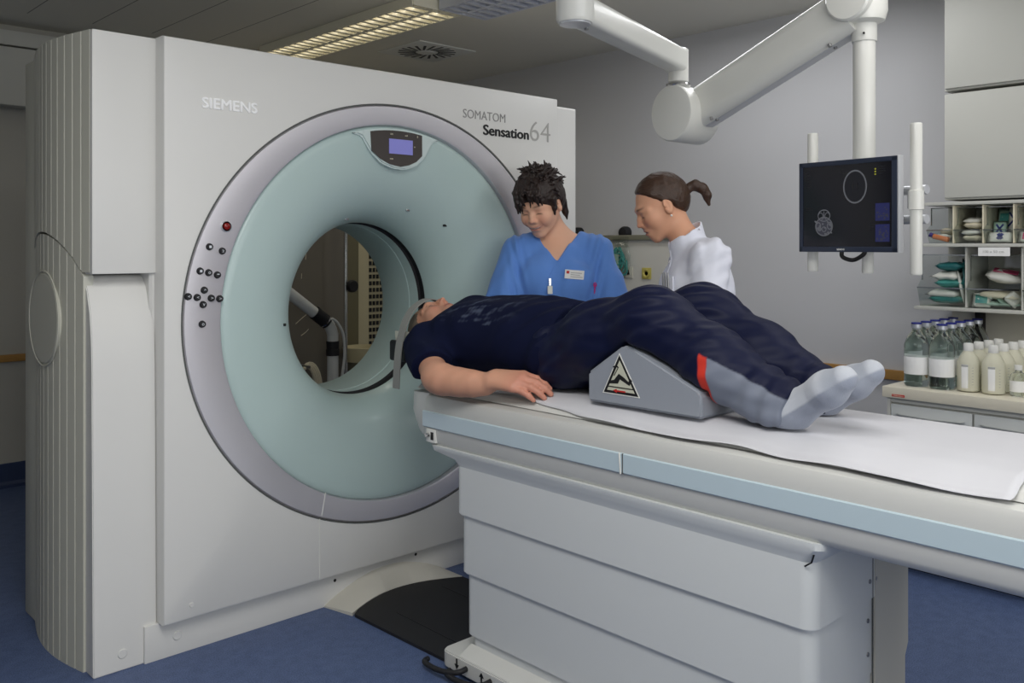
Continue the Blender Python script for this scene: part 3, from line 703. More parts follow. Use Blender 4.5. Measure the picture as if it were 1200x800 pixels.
lathe('rail_collar', [(.0195, 1.45), (.0245, 1.452), (.0245, 1.515), (.0195, 1.517)], (3.045, 1.245, 0), 'white_enamel', A_, n=28)
box('rail_clamp', 3.035, 3.075, 1.262, 1.272, 1.455, 1.512, 'steel', A_, bev=.004)
# monitor
MO = thing('monitor', 'flat dark monitor showing grey head scans, hung from the white ceiling arm', 'monitor', (3.035, 1.475, 1.31))
Y0, Y1, Z0, Z1 = 1.285, 1.669, 1.308, 1.634
box('rear_case', 3.027, 3.062, Y0, Y1, Z0, Z1, 'bezel_silver', MO, bev=.006)
bm = bmesh.new()
for a in ((Y0, Y1, Z1-.017, Z1), (Y0, Y1, Z0, Z0+.019), (Y0, Y0+.021, Z0, Z1), (Y1-.015, Y1, Z0, Z1)): add_box(bm, 3.018, 3.030, *a, .002)
obj('bezel', bm, 'bezel', MO, smooth=True)
box('edge_trim', 3.019, 3.05, Y0-.005, Y0+.001, Z0-.002, Z1+.002, 'bezel_silver', MO, bev=.002)
SCN = box('screen', 3.0215, 3.027, Y0+.012, Y1-.012, Z0+.014, Z1-.013, 'screen', MO)
text('bezel_lettering', 'SIEMENS', sideways(3.0172, 1.512, Z0+.0065), .030, 'label', MO, .0006, .01, .006)
def yz_ring(bm, cy, cz, ry, rz, w, n=40, x=3.0205):
    a = [bm.verts.new((x, cy+ry*math.cos(2*PI*k/n), cz+rz*math.sin(2*PI*k/n))) for k in range(n)]
    b = [bm.verts.new((x, cy+(ry-w)*math.cos(2*PI*k/n), cz+(rz-w)*math.sin(2*PI*k/n))) for k in range(n)]
    for k in range(n): bm.faces.new((a[k], a[(k+1) % n], b[(k+1) % n], b[k]))
def yz_disc(bm, cy, cz, ry, rz, n=32, x=3.0209, j=0, rnd=None):
    bm.faces.new([bm.verts.new((x, cy+ry*(1+(rnd.uniform(-j, j) if rnd else 0))*math.cos(2*PI*k/n), cz+rz*(1+(rnd.uniform(-j, j) if rnd else 0))*math.sin(2*PI*k/n))) for k in range(n)])
rr = random.Random(5)
bm = bmesh.new(); yz_ring(bm, 1.443, 1.537, .046, .059, .0055); obj('scan_image', bm, 'scan_grey', SCN)
bm = bmesh.new(); yz_disc(bm, 1.443, 1.537, .041, .054); obj('scan_image', bm, 'scan_dark', SCN)
bm = bmesh.new()
for s in (-1, 1): yz_disc(bm, 1.443+s*.009, 1.538, .0035, .013, x=3.0202)
obj('scan_image', bm, 'screen', SCN)
bm = bmesh.new(); cy, cz = 1.566, 1.412
yz_ring(bm, cy, cz-.012, .036, .035, .004); yz_ring(bm, cy, cz+.027, .026, .022, .0035)
for s in (-1, 1):
    yz_ring(bm, cy+s*.014, cz+.024, .011, .015, .0025); yz_ring(bm, cy+s*.023, cz-.010, .011, .014, .004)
    for q in range(8): yz_disc(bm, cy+s*rr.uniform(.004, .036), cz+rr.uniform(-.042, .008), rr.uniform(.002, .006), rr.uniform(.002, .005), 9, 3.0205, .35, rr)
yz_ring(bm, cy, cz-.022, .010, .010, .003); yz_disc(bm, cy, cz+.03, .0018, .016, 8, 3.0204)
obj('scan_image', bm, 'scan_grey', SCN)
bm = bmesh.new(); yz_disc(bm, cy, cz-.012, .033, .032, j=.08, rnd=rr); obj('scan_image', bm, 'scan_dim', SCN)
for z in (1.446, 1.374):
    bm = bmesh.new(); add_box(bm, 3.0206, 3.0213, 1.314, 1.366, z-.030, z+.030); obj('thumbnail', bm, 'scan_blue', SCN)
    bm = bmesh.new()
    for k in range(16): yz_disc(bm, 1.34+rr.uniform(-.021, .021), z+rr.uniform(-.024, .024), rr.uniform(.002, .006), rr.uniform(.002, .005), 7, 3.0204, .4, rr)
    obj('thumbnail_detail', bm, 'scan_dim', SCN)
bm = bmesh.new()
for k in range(3): yz_disc(bm, 1.366, 1.594-.009*k, .0035, .003, 8, 3.0205)
obj('yellow_mark', bm, 'scan_yellow', SCN)
bm = bmesh.new()
for r_, (y, z, nn) in enumerate([(1.640, 1.60, 4), (1.640, 1.565, 3), (1.640, 1.47, 2), (1.50, 1.60, 3), (1.352, 1.603, 4), (1.385, 1.405, 3)]):
    for k in range(nn):
        w = rr.uniform(.012, .03); add_box(bm, 3.0205, 3.0212, y-w, y, z-.008*k-.0025, z-.008*k)
obj('screen_text', bm, 'scan_dark', SCN)
tube('handle', smoothpath([(3.03, 1.500, 1.312), (3.025, 1.495, 1.292), (3.022, 1.465, 1.281), (3.022, 1.44, 1.283), (3.028, 1.415, 1.300), (3.03, 1.41, 1.312)], 6), .0075, 'black', MO, 10)
box('mount_plate', 3.076, 3.10, 1.42, 1.50, 1.42, 1.52, 'steel', A_, bev=.003)
MO.rotation_euler = (0, 0, math.radians(-6.5))
# ---------------------------------------------------------------- wall cupboards, rack, drawer unit
def cupboard(label, z0, z1):
    t = thing('wall_cupboard', label, 'cupboard', (4.15, 1.16, z0), 'wall cupboards above the rack')
    box('body', 4.018, 4.297, .80, 1.522, z0, z1, 'cab_light', t)
    for y0, y1 in ((.806, 1.516),):
        box('door', 4.0, 4.018, y0, y1, z0+.008, z1-.004, 'cab_light', t, bev=.003)
cupboard('cream wall cupboard directly above the clear supply rack', 1.528, 1.985)
cupboard('upper cream wall cupboard reaching the ceiling', 1.998, ZC-.002)
R_ = thing('supply_rack', 'cream wall rack full of clear bins below the cupboards', 'rack', (4.14, 1.3, 1.05))
bm = bmesh.new(); add_box(bm, 4.265, 4.297, .85, 1.60, 1.05, 1.526); obj('back_panel', bm, 'cream', R_)
for z in (1.052, 1.326, 1.505): box('shelf', 3.985 if z < 1.5 else 4.0, 4.275, .85, 1.64 if z < 1.2 else 1.60, z, z+.014, 'cab_light', R_, bev=.002)
for y in (1.483, 1.364, 1.246, 1.13): box('divider', 4.01, 4.265, y-.003, y+.003, 1.342, 1.503, 'pack_cream', R_)
for y in (1.431, 1.214): box('divider', 4.01, 4.265, y-.004, y+.004, 1.068, 1.324, 'cab_light', R_)
t_ = box('shelf_label', 3.9835, 3.9855, 1.252, 1.374, 1.288, 1.324, 'label', R_)
text('label_lettering', '100 x 50 cm', sideways(3.983, 1.355, 1.301), .08, 'label_grey', t_, .0004, 0, .010)
def bin_(y0, y1, z0, h, label):
    t = thing('clear_bin', label, 'bin', (4.1, (y0+y1)/2, z0), 'clear bins in the supply rack')
    y0 += .006; y1 -= .006; xb, xf = 4.245, 3.99
    bm = bmesh.new()
    add_box(bm, xf+.03, xb, y0, y1, z0, z0+.003); add_box(bm, xb-.003, xb, y0, y1, z0, z0+h)
    for y in (y0, y1-.003):
        add_prism(bm, [(xb, z0), (xf+.03, z0), (xf, z0+h*.36), (xf+.05, z0+h*.55), (xf+.05, z0+h), (xb, z0+h)], y, y+.003, 'Y')
    obj('walls', bm, 'acrylic', t)
    bm = bmesh.new(); add_prism(bm, [(xf+.03, z0), (xf+.033, z0), (xf+.003, z0+h*.36), (xf, z0+h*.36)], y0, y1, 'Y'); obj('front_lip', bm, 'acrylic', t)
    bm = bmesh.new(); add_box(bm, xf-.002, xf+.004, y0, y1, z0+h*.36-.002, z0+h*.36+.003); add_box(bm, xf+.05, xf+.056, y0, y1, z0+h-.004, z0+h)
    for y in (y0, y1-.004): add_box(bm, xf+.048, xf+.053, y, y+.004, z0+h*.5, z0+h)
    obj('rim', bm, 'acrylic_edge', t); return t
ub = [(1.483, 1.594, 'clear bin holding cream packs and an orange tube, in upper rack row'), (1.364, 1.483, 'clear bin holding a pile of white dressings, in upper rack row'), (1.246, 1.364, 'clear bin holding white and teal packs with blue crosses'), (1.13, 1.246, 'clear bin holding pink and white packs in upper rack row')]
for a, b, l in ub: bin_(a, b, 1.341, .155, l)
lb = [(1.431, 1.634, 'clear bin full of teal and white packs behind the white arm rail'), (1.214, 1.431, 'wide clear bin with loose white packs under the shelf label'), (.995, 1.214, 'wide clear bin beside the bin of loose white packs')]
for a, b, l in lb: bin_(a, b, 1.067, .225, l)
PK = [0]
def pack(name, label, cat, x, y, z, sx, sy, sz, m, rot=(0, 0, 0), mark=None, group=None):
    t = thing(name, label, cat, (x, y, z), group)
    bm = bmesh.new(); bmesh.ops.create_grid(bm, x_segments=6, y_segments=6, size=.5)
    rr = random.Random(PK[0]); PK[0] += 1
    top_ = []
    for v in bm.verts:
        u, w = v.co.x*2, v.co.y*2; b = (1-u**4)*(1-w**4); v.co = Vector((x+v.co.x*sx, y+v.co.y*sy, z+sz*.5*b*(1+rr.uniform(-.3, .3))+.001))
    g = bmesh.ops.duplicate(bm, geom=bm.faces[:])
    for v in [q for q in g['geom'] if isinstance(q, bmesh.types.BMVert)]: v.co.z = 2*z-v.co.z
    bmesh.ops.remove_doubles(bm, verts=bm.verts[:], dist=.0021)
    obj('wrapper', bm, m, t, smooth='all')
    if mark:
        mm, shape = mark; bm = bmesh.new()
        zz = sz*.5+.0018
        if shape == 'x':
            for q in (-.6, .6):
                add_box(bm, x-sx*.32, x+sx*.32, y-sy*.07, y+sy*.07, z+zz-.001, z+zz+.0004, rot=Matrix.Rotation(q, 3, 'Z'))
        else: add_box(bm, x-sx*.3, x+sx*.3, y-sy*.32, y+sy*.32, z+zz-.0015, z+zz+.0004)
        obj('print', bm, mm, t)
    t.rotation_euler = rot
    Rm = Euler(rot).to_matrix(); P = [Rm @ v.co for ch in t.children for v in ch.data.vertices]
    bins = [(a, b_, 1.345, 1.50) for a, b_, _ in ub] if z > 1.335 else [(a, b_, 1.071, 1.32) for a, b_, _ in lb]
    y0, y1, z0, z1 = min(bins, key=lambda q: abs((q[0]+q[1])/2-y)); lo_ = (4.022, y0+.011, z0); hi_ = (4.238, y1-.011, z1)
    f_ = min(1, min((hi_[i]-lo_[i])/max(1e-6, max(p[i] for p in P)-min(p[i] for p in P)) for i in range(3))); t.scale = (f_, f_, f_); L_ = [x, y, z]
    for i in range(3):
        a, b_ = L_[i]+f_*min(p[i] for p in P), L_[i]+f_*max(p[i] for p in P)
        if a < lo_[i]: L_[i] += lo_[i]-a
        elif b_ > hi_[i]: L_[i] -= b_-hi_[i]
    t.location = L_; return t
up = math.radians(72)
GP = 'packs in the clear bins'
pack('dressing_pack', 'cream dressing pack lying on top in the bin with the orange tube', 'pack', 4.10, 1.53, 1.388, .17, .09, .03, 'pack_cream', (0, .25, .3), None, GP)
pack('dressing_pack', 'cream dressing pack underneath, behind the orange tube', 'pack', 4.11, 1.545, 1.36, .18, .085, .03, 'pack_white', (0, .1, -.1), None, GP)
tube_ = tube('tube_pack', [(4.035, 1.575, 1.372), (4.03, 1.51, 1.356)], .011, 'pack_orange', None, 12); tag(tube_, 'orange tube lying in front of the cream dressing packs', 'tube')
tube_ = tube('tube_pack', [(4.035, 1.590, 1.380), (4.034, 1.577, 1.374)], .0105, 'pack_purple', None, 12); tag(tube_, 'short purple tube at the end of the orange one', 'tube')
for k, (dx, dz, l) in enumerate(((0, .012, 'lowest of the white dressings piled in the upper bin'), (.015, .040, 'second white dressing from the bottom of the pile'), (.02, .066, 'third white dressing from the bottom of the pile'), (.03, .090, 'topmost white dressing of the pile in the upper bin'))):
    pack('dressing_pack', l, 'pack', 4.08+dx, 1.424, 1.350+dz, .15, .098, .026, 'pack_white' if k % 2 else 'pack_cream', (0, .08*(-1)**k, .12*(-1)**k), None, GP)
pack('sterile_pack', 'upright white and teal pack leaning back in the bin of blue crosses', 'pack', 4.15, 1.335, 1.43, .13, .054, .012, 'pack_green', (0, -up, 0), ('pack_teal', 'b'), GP)
pack('sterile_pack', 'upright white pack with a blue cross beside the teal one', 'pack', 4.14, 1.279, 1.44, .12, .05, .012, 'pack_white', (0, -up, 0), ('pack_blue', 'x'), GP)
pack('sterile_pack', 'teal pack marked with a blue cross low in the bin', 'pack', 4.095, 1.33, 1.40, .075, .055, .012, 'pack_green', (0, -up, 0), ('pack_blue', 'x'), GP)
pack('sterile_pack', 'white pack with blue cross at the front of the bin', 'pack', 4.032, 1.305, 1.367, .05, .10, .012, 'pack_white', (0, -1.1, 0), ('pack_blue', 'x'), GP)
pack('sterile_pack', 'white pack printed pink standing in the last upper bin', 'pack', 4.12, 1.20, 1.42, .11, .07, .012, 'pack_white', (0, -up, 0), ('pack_pink', 'x'), GP)
pack('sterile_pack', 'pink printed pack low at the front of the last upper bin', 'pack', 4.03, 1.205, 1.368, .05, .09, .012, 'pack_white', (0, -1.1, 0), ('pack_pink', 'b'), GP)
for k, (y, z, sy, m, l) in enumerate(((1.535, 1.088, .15, 'pack_teal', 'lowest teal pack in the bin behind the arm rail'), (1.54, 1.122, .14, 'pack_white', 'white pack lying on the lowest teal pack'), (1.52, 1.165, .13, 'pack_teal', 'middle teal pack in the tall pile behind the arm rail'), (1.53, 1.20, .12, 'pack_white', 'white pack lying on the middle teal pack'), (1.52, 1.238, .13, 'pack_dkteal', 'topmost dark teal pack in the tall pile'))):
    pack('sterile_pack', l, 'pack', 4.08+.01*k, y, z, .17, sy, .036, m, (0, .06*(-1)**k, .1*(-1)**k), None, GP)
pack('sterile_pack', 'dark teal pack standing on edge beside the tall pile of packs', 'pack', 4.09, 1.452, 1.18, .19, .15, .02, 'pack_dkteal', (PI/2-.15, .4, 0), None, GP)
pack('sterile_pack', 'narrow white pack leaning against the dark teal upright pack', 'pack', 4.05, 1.462, 1.15, .06, .15, .012, 'pack_white', (PI/2-.2, .2, .3), None, GP)
pack('sterile_pack', 'large white pack with a pink mark lying tilted under the shelf label', 'pack', 4.10, 1.31, 1.20, .19, .15, .045, 'pack_white', (.18, -.1, .25), ('pack_pink', 'b'), GP)
pack('sterile_pack', 'wide white pack below the pink marked one', 'pack', 4.11, 1.315, 1.122, .19, .17, .03, 'pack_cream', (.08, -.05, -.1), None, GP)
pack('sterile_pack', 'teal striped white pack at the front of the wide bin', 'pack', 4.04, 1.385, 1.095, .07, .07, .016, 'pack_white', (0, -1.0, .2), ('pack_teal', 'b'), GP)
pack('sterile_pack', 'pale green pack folded at the front of the wide bin', 'pack', 4.045, 1.31, 1.09, .10, .06, .02, 'pack_green', (.5, -.4, .5), None, GP)
pack('sterile_pack', 'white pack standing against the divider of the wide bin', 'pack', 4.05, 1.25, 1.10, .07, .06, .014, 'pack_white', (.9, -.5, -.4), None, GP)
pack('sterile_pack', 'pale green pack lying at the bottom of the wide bin', 'pack', 4.10, 1.31, 1.083, .18, .17, .022, 'pack_green', (0, 0, .05), None, GP)
pack('sterile_pack', 'cream pack lying in the last wide bin', 'pack', 4.10, 1.11, 1.10, .17, .15, .04, 'pack_cream', (0, 0, .1), None, GP)
# splashback and drawer unit
SB = box('splashback', 4.27, 4.298, .70, 1.585, .755, 1.048, 'cream', bev=.003); tag(SB, 'cream splashback board behind the bottles', 'board')
SP = box('rack_upright', 4.235, 4.269, 1.44, 1.475, .755, 1.05, 'rubber', bev=.003); tag(SP, 'dark upright post behind the bottles under the rack', 'post')
D_ = thing('drawer_unit', 'cream drawer unit carrying the bottles by the wall', 'drawer unit', (3.97, 1.0, 0))
box('worktop', 3.64, 4.268, .20, 1.628, .708, .753, 'worktop', D_, bev=.005)
box('carcass', 3.675, 4.268, .22, 1.605, .06, .708, 'cab', D_)
box('plinth', 3.72, 4.25, .24, 1.59, 0, .06, 'rubber', D_)
box('top_rail', 3.662, 3.676, .22, 1.604, .688, .708, 'cab_light', D_, bev=.002)
for y0, y1 in ((1.284, 1.598), (.96, 1.276), (.63, .952), (.30, .622)):
    for z0, z1 in ((.575, .682), (.45, .568), (.325, .443), (.08, .318)):
        d = box('drawer', 3.657, 3.676, y0, y1, z0, z1, 'drawer', D_, bev=.003)
        bm = bmesh.new(); yc, zc = (y0+y1)/2, (z0+z1)/2+.012
        add_prism(bm, [(y0+.025, zc+.004), (y0+.04, zc-.004), (yc, zc-.009), (y1-.04, zc-.004), (y1-.025, zc+.004), (y1-.04, zc+.001), (yc, zc-.003), (y0+.04, zc+.001)], 3.640, 3.658, 'X'); obj('handle', bm, 'handle', d)
b = box('name_plate', 3.6385, 3.6405, 1.535, 1.586, .715, .7245, 'red', D_)
text('plate_lettering', 'VARIOplus', sideways(3.6382, 1.583, .717), .044, 'pack_cream', b, .0004, 0, .006)
box('corner_mark', 3.6745, 3.6775, 1.600, 1.6075, .60, .64, 'red', D_)
box('corner_post', 3.655, 3.68, 1.600, 1.612, .06, .706, 'cab_light', D_)
# bottles
def glass_bottle():
    t = thing('infusion_bottle', 'x', 'bottle', (0, 0, 0), 'glass infusion bottles on the drawer unit')
    lathe('bottle', [(.0005, .004), (.030, .002), (.044, .003), (.0472, .009), (.0475, .02), (.0475, .165), (.046, .176), (.038, .196), (.027, .216), (.0185, .228), (.0165, .234), (.0165, .243), (.0195, .245), (.0195, .250), (.0005, .250)], (0, 0, 0), 'glass', t, n=36, smooth='all')
    bm = bmesh.new(); add_lathe(bm, [(.0478, .052), (.0480, .053), (.0480, .122), (.0478, .123)], (0, 0, 0), 28, 'Z', PI*.45, PI*1.55, closed=False); obj('paper_label', bm, 'label', t, smooth=True)
    lathe('crimp', [(.0208, .240), (.0208, .2545), (.019, .255)], (0, 0, 0), 'alu', t, n=28, closed=False)
    lathe('cap', [(.0190, .2555), (.0208, .256), (.0208, .2605), (.019, .2615), (.0005, .2615)], (0, 0, 0), 'blue_cap', t, n=28)
    return t
ORD = ['first', 'second', 'third', 'fourth', 'fifth']
gb = glass_bottle(); first = True
for r_, y in enumerate((1.526, 1.425)):
    for k, x in enumerate((3.735, 3.832, 3.929, 4.026, 4.123)):
        if k == 4 and r_ == 1: y_ = 1.427
        row = 'outer row near the wall rail' if r_ == 0 else 'row beside the plastic bottles'
        lab = f'{"front" if k == 0 else ORD[k]} blue-capped glass bottle in the {row}' + (', counted from the front' if k else '')
        o = gb if first else copy_tree(gb); o['label'] = lab; o.location = (x, y, .7535); LOC[o.name] = (x, y, .7535); first = False
        o.rotation_euler = (0, 0, .35*r_+.05*k)
def plastic_bottle(name, side):
    t = thing(name, 'x', 'bottle', (0, 0, 0), 'milky plastic bottles on the drawer unit')
    lathe('bottle', [(.0005, .004), (.034, .002), (.040, .004), (.0415, .009), (.0415, .112), (.040, .120), (.030, .142), (.019, .158), (.017, .162), (.0005, .163)], (0, 0, 0), 'milky', t, n=32, smooth='all')
    lathe('cap', [(.0185, .160), (.0190, .162), (.0185, .184), (.0165, .190), (.0005, .191)], (0, 0, 0), 'milky_cap', t, n=24)
    bm = bmesh.new(); a = PI+side
    add_lathe(bm, [(.0419, .016), (.0421, .017), (.0421, .108), (.0419, .109)], (0, 0, 0), 8, 'Z', a-.30, a+.30, closed=False); obj('paper_label', bm, 'label', t, smooth=True)
    bm = bmesh.new()
    for k in range(7): add_lathe(bm, [(.0416, .030+.011*k), (.0419, .0302+.011*k), (.0419, .0312+.011*k), (.0416, .0314+.011*k)], (0, 0, 0), 3, 'Z', a+.62, a+.78, closed=False)
    obj('scale_marks', bm, 'label_grey', t)
    bm = bmesh.new(); add_lathe(bm, [(.0422, .100), (.0424, .1005), (.0424, .1075), (.0422, .108)], (0, 0, 0), 8, 'Z', a-.30, a+.30, closed=False); obj('label_stripe', bm, 'blue_cap' if side else 'label_grey', t)
    return t
pa = plastic_bottle('plastic_bottle', 0); pb = plastic_bottle('plastic_bottle', .0); first = [True, True]
for r_, y in enumerate((1.335, 1.243)):
    for k, x in enumerate((3.755, 3.843, 3.932, 4.02)):
        i = k % 2; src = (pa, pb)[i]
        nb = 'beside the glass bottles' if r_ == 0 else 'away from the glass bottles'
        lab = f'{"front" if k == 0 else ORD[k]} milky plastic bottle in the row {nb}'
        o = src if first[i] else copy_tree(src); first[i] = False; o['label'] = lab; o.location = (x, y-.004-.008*k, .7535); LOC[o.name] = (x, y, .7535); o.rotation_euler = (0, 0, .15*r_-.1*k)
SMB = thing('small_bottle', 'small clear bottle with white label in front of the plastic bottles', 'bottle', (3.77, 1.155, .7535))
lathe('bottle', [(.0005, .003), (.026, .002), (.030, .008), (.030, .07), (.026, .082), (.012, .094), (.012, .104), (.0005, .104)], (3.77, 1.155, .7535), 'glass', SMB, n=28, smooth='all')
bm = bmesh.new(); add_lathe(bm, [(.0303, .018), (.0305, .06)], (3.77, 1.155, .7535), 20, 'Z', PI*.5, PI*1.5, closed=False); obj('paper_label', bm, 'label', SMB)
lathe('cap', [(.014, .10), (.014, .118), (.0005, .119)], (3.77, 1.155, .7535), 'milky_cap', SMB, n=20)
# ---------------------------------------------------------------- wall duct with sockets, hooks, glove bag
DU = thing('wall_duct', 'pale wall service panel under a dark ledge, behind the two women', 'service panel', (XR, 3.3, .78))
box('panel', XR-.03, XR-.001, 2.98, 4.6, .78, 1.372, 'wall_panel', DU, bev=.003)
box('ledge', XR-.055, XR-.001, 2.98, 4.6, 1.366, 1.396, 'duct', DU, bev=.002)
def socket(label, y, z, m, kind):
    t = thing('wall_socket', label, 'socket', (XR-.031, y, z), 'sockets on the wall service panel')
    x = XR-.031
    p = box('plate', x-.007, x, y-.034, y+.034, z-.034, z+.034, m, t, bev=.003)
    if kind == 'ring':
        bm = bmesh.new(); add_lathe(bm, [(.026, -.008), (.026, -.013), (.018, -.013), (.014, -.007)], (x, y, z), 24, 'X', closed=False); obj('ring', bm, 'socket_yellow', t, smooth=True)
        lathe('hole', [(.012, -.0075), (.0005, -.0075)], (x, y, z), 'black', t, n=20, axis='X')
    elif kind == 'slot': prism('hole', [(y-.012, z-.012), (y-.004, z+.018), (y+.008, z+.014), (y+.006, z-.016)], x-.0085, x-.006, 'black', t, 'X')
    else:
        bm = bmesh.new(); add_lathe(bm, [(.026, -.0075), (.022, -.010), (.020, -.0075)], (x, y, z), 24, 'X', closed=False); obj('hole', bm, 'black', t, smooth=True)
socket('wall socket with a yellow ring round its dark hole', 3.336, 1.165, 'socket_yellow', 'ring')
socket('cream wall socket just below the hanging glove bag', 3.475, 1.168, 'socket', 'slot')
socket('cream wall socket close to the shoulder of the nurse in blue', 3.70, 1.170, 'socket', 'round')
socket('small cream wall plate high beside the hanging glove bag', 3.70, 1.29, 'socket', 'none')
for y, l in ((3.515, 'round black knob above the hanging glove bag'), (3.905, 'round black knob on the wall ledge beside the scanner')):
    tag(lathe('black_hook', [(.0005, -.05), (.030, -.046), (.038, -.03), (.038, 0)], (XR-.001, y, 1.412), 'rubber', None, n=28, axis='X'), l, 'knob', 'black knobs on the wall ledge')
BG = thing('glove_bag', 'clear plastic bag of teal tubing hanging from the wall knob', 'bag', (XR-.09, 3.515, 1.13))
f = SDF().el((4.235, 3.51, 1.245), (.016, .075, .115), .02); f.disp = lambda X: wr(X, .006, 60, 3)
mesh_sdf('bag_film', f, (4.19, 3.40, 1.10), (4.28, 3.62, 1.385), .006, 'acrylic', BG)
prism('bag_top', [(3.455, 1.32), (3.57, 1.32), (3.575, 1.385), (3.45, 1.385)], 4.232, 4.236, 'acrylic', BG, 'X')
bm = bmesh.new(); rs = random.Random(2)
for k in range(6):
    c = Vector((4.235, 3.512+rs.uniform(-.02, .02), 1.235+rs.uniform(-.035, .035))); a = rs.uniform(.025, .045); b_ = rs.uniform(.04, .07); ph = rs.uniform(0, 6)
    add_tube(bm, [c+Vector((.006*math.sin(q*3+ph), a*math.cos(q+ph), b_*math.sin(q+ph))) for q in [2*PI*j/20 for j in range(20)]], .0065, 6)
obj('tubing', bm, 'pack_teal', BG, smooth=True)
prism('paper_slip', [(3.52, 1.19), (3.565, 1.19), (3.565, 1.28), (3.525, 1.28)], 4.226, 4.228, 'pack_green', BG, 'X')
# ---------------------------------------------------------------- behind the bore
GC = thing('steel_cupboard', 'tall grey-brown metal cupboard with scratches seen through the bore', 'cupboard', (2.7, 4.9, 0))
box('body', 2.30, 2.985, 4.62, 5.1, .03, 1.88, 'grey_metal', GC, bev=.004)
box('door', 2.305, 2.985, 4.60, 4.62, .06, 1.86, 'grey_metal', GC, bev=.003)
bm = bmesh.new()
for p in ([(2.70, 1.32), (2.715, 1.36), (2.745, 1.42)], [(2.70, 1.30), (2.695, 1.25)], [(2.63, .88), (2.67, .91), (2.70, .93)], [(2.665, .81), (2.70, .83), (2.715, .845)], [(2.67, 1.17), (2.668, 1.14)]):
    add_tube(bm, [(x, 4.599, z) for x, z in p], .0022, 5)
obj('scratches', bm, 'pack_cream', GC); 
OC = box('cupboard_side', 2.99, 3.075, 4.62, 5.1, .03, 1.88, 'olive', None, bev=.003); tag(OC, 'narrow olive filler panel beside the grey-brown metal cupboard', 'panel')
PC = thing('perforated_cupboard', 'cream cupboard with a grid of square holes seen through the bore', 'cupboard', (3.3, 4.9, 0))
box('body', 3.08, 3.60, 4.66, 5.1, .03, 1.86, 'perf', PC, bev=.003); box('frame', 3.08, 3.165, 4.645, 4.665, .03, 1.86, 'perf', PC, bev=.003)
bm = bmesh.new()
for i in range(8):
    for j in range(26): add_box(bm, 3.178+.0265*i, 3.178+.0265*i+.0155, 4.652, 4.661, .42+.0415*j, .42+.0415*j+.025)
obj('holes', bm, 'black', PC)
SPp = thing('suction_pipe', 'pale bent plastic pipe with black couplings on a stand behind the bore', 'pipe', (2.69, 4.3, 0))
tube('pipe', smoothpath([(2.691, 4.3, .0), (2.691, 4.3, .5), (2.691, 4.3, .80), (2.688, 4.3, .845), (2.672, 4.3, .882), (2.645, 4.3, .91), (2.40, 4.3, 1.093), (2.15, 4.3, 1.28)], 6), .031, 'pvc', SPp, 18)
tube('coupling', [(2.691, 4.3, .72), (2.691, 4.3, .755), (2.691, 4.3, .757), (2.691, 4.3, .80)], [.037, .037, .034, .036], 'rubber', SPp, 18)
tube('coupling', [(2.655, 4.3, .905), (2.575, 4.3, .965)], .038, 'rubber', SPp, 18)
tube('coupling_ring', [(2.645, 4.3, .912), (2.640, 4.3, .916)], .040, 'chrome', SPp, 18)
tube('pipe_cable', smoothpath([(2.66, 4.26, .93), (2.70, 4.26, .90), (2.735, 4.26, .83), (2.742, 4.26, .72), (2.73, 4.262, .62), (2.72, 4.27, .5)], 6), .008, 'pvc', SPp, 8)
CP = thing('chrome_pole', 'slim chrome pole with a black knob, clamped beside the bent pipe', 'pole', (2.872, 4.45, 0))
tube('pole', [(2.872, 4.45, .02), (2.872, 4.45, 1.8)], .011, 'chrome', CP, 14)
lathe('foot', [(.0005, .02), (.16, .014), (.17, 0)], (2.872, 4.45, 0), 'rubber', CP, n=30)
lathe('knob', [(.0005, -.05), (.03, -.05), (.036, -.042), (.036, -.02), (.014, -.014), (.014, 0)], (2.89, 4.44, 1.096), 'rubber', CP, n=20, axis='Y')
box('clamp', 2.70, 2.88, 4.29, 4.305, .555, .585, 'steel', CP, bev=.003); box('clamp', 2.86, 2.885, 4.29, 4.46, .555, .585, 'steel', CP, bev=.003)
HB = thing('holder_basin', 'shallow cream basin fixed to the chrome pole behind the bore', 'basin', (2.985, 4.46, .645))
lathe('basin', [(.09, .0), (.112, .004), (.118, .085), (.112, .088), (.104, .02), (.0005, .018)], (3.005, 4.47, .645), 'perf', HB, n=36)
CC = thing('cable_coil', 'loops of cream cable hung beside the bent pipe', 'cable', (2.60, 4.4, .5))
bm = bmesh.new()
for k in range(4):
    add_tube(bm, [Vector((2.60+.012*k+(.055+.008*k)*math.cos(q), 4.42+.012*k, .50+(.15+.006*k)*math.sin(q))) for q in [2*PI*j/28 for j in range(29)]], .008, 7, cap=False)
obj('coil', bm, 'pack_cream', CC, smooth=True)
box('hook', 2.59, 2.61, 4.40, 4.595, .645, .66, 'steel', CC)
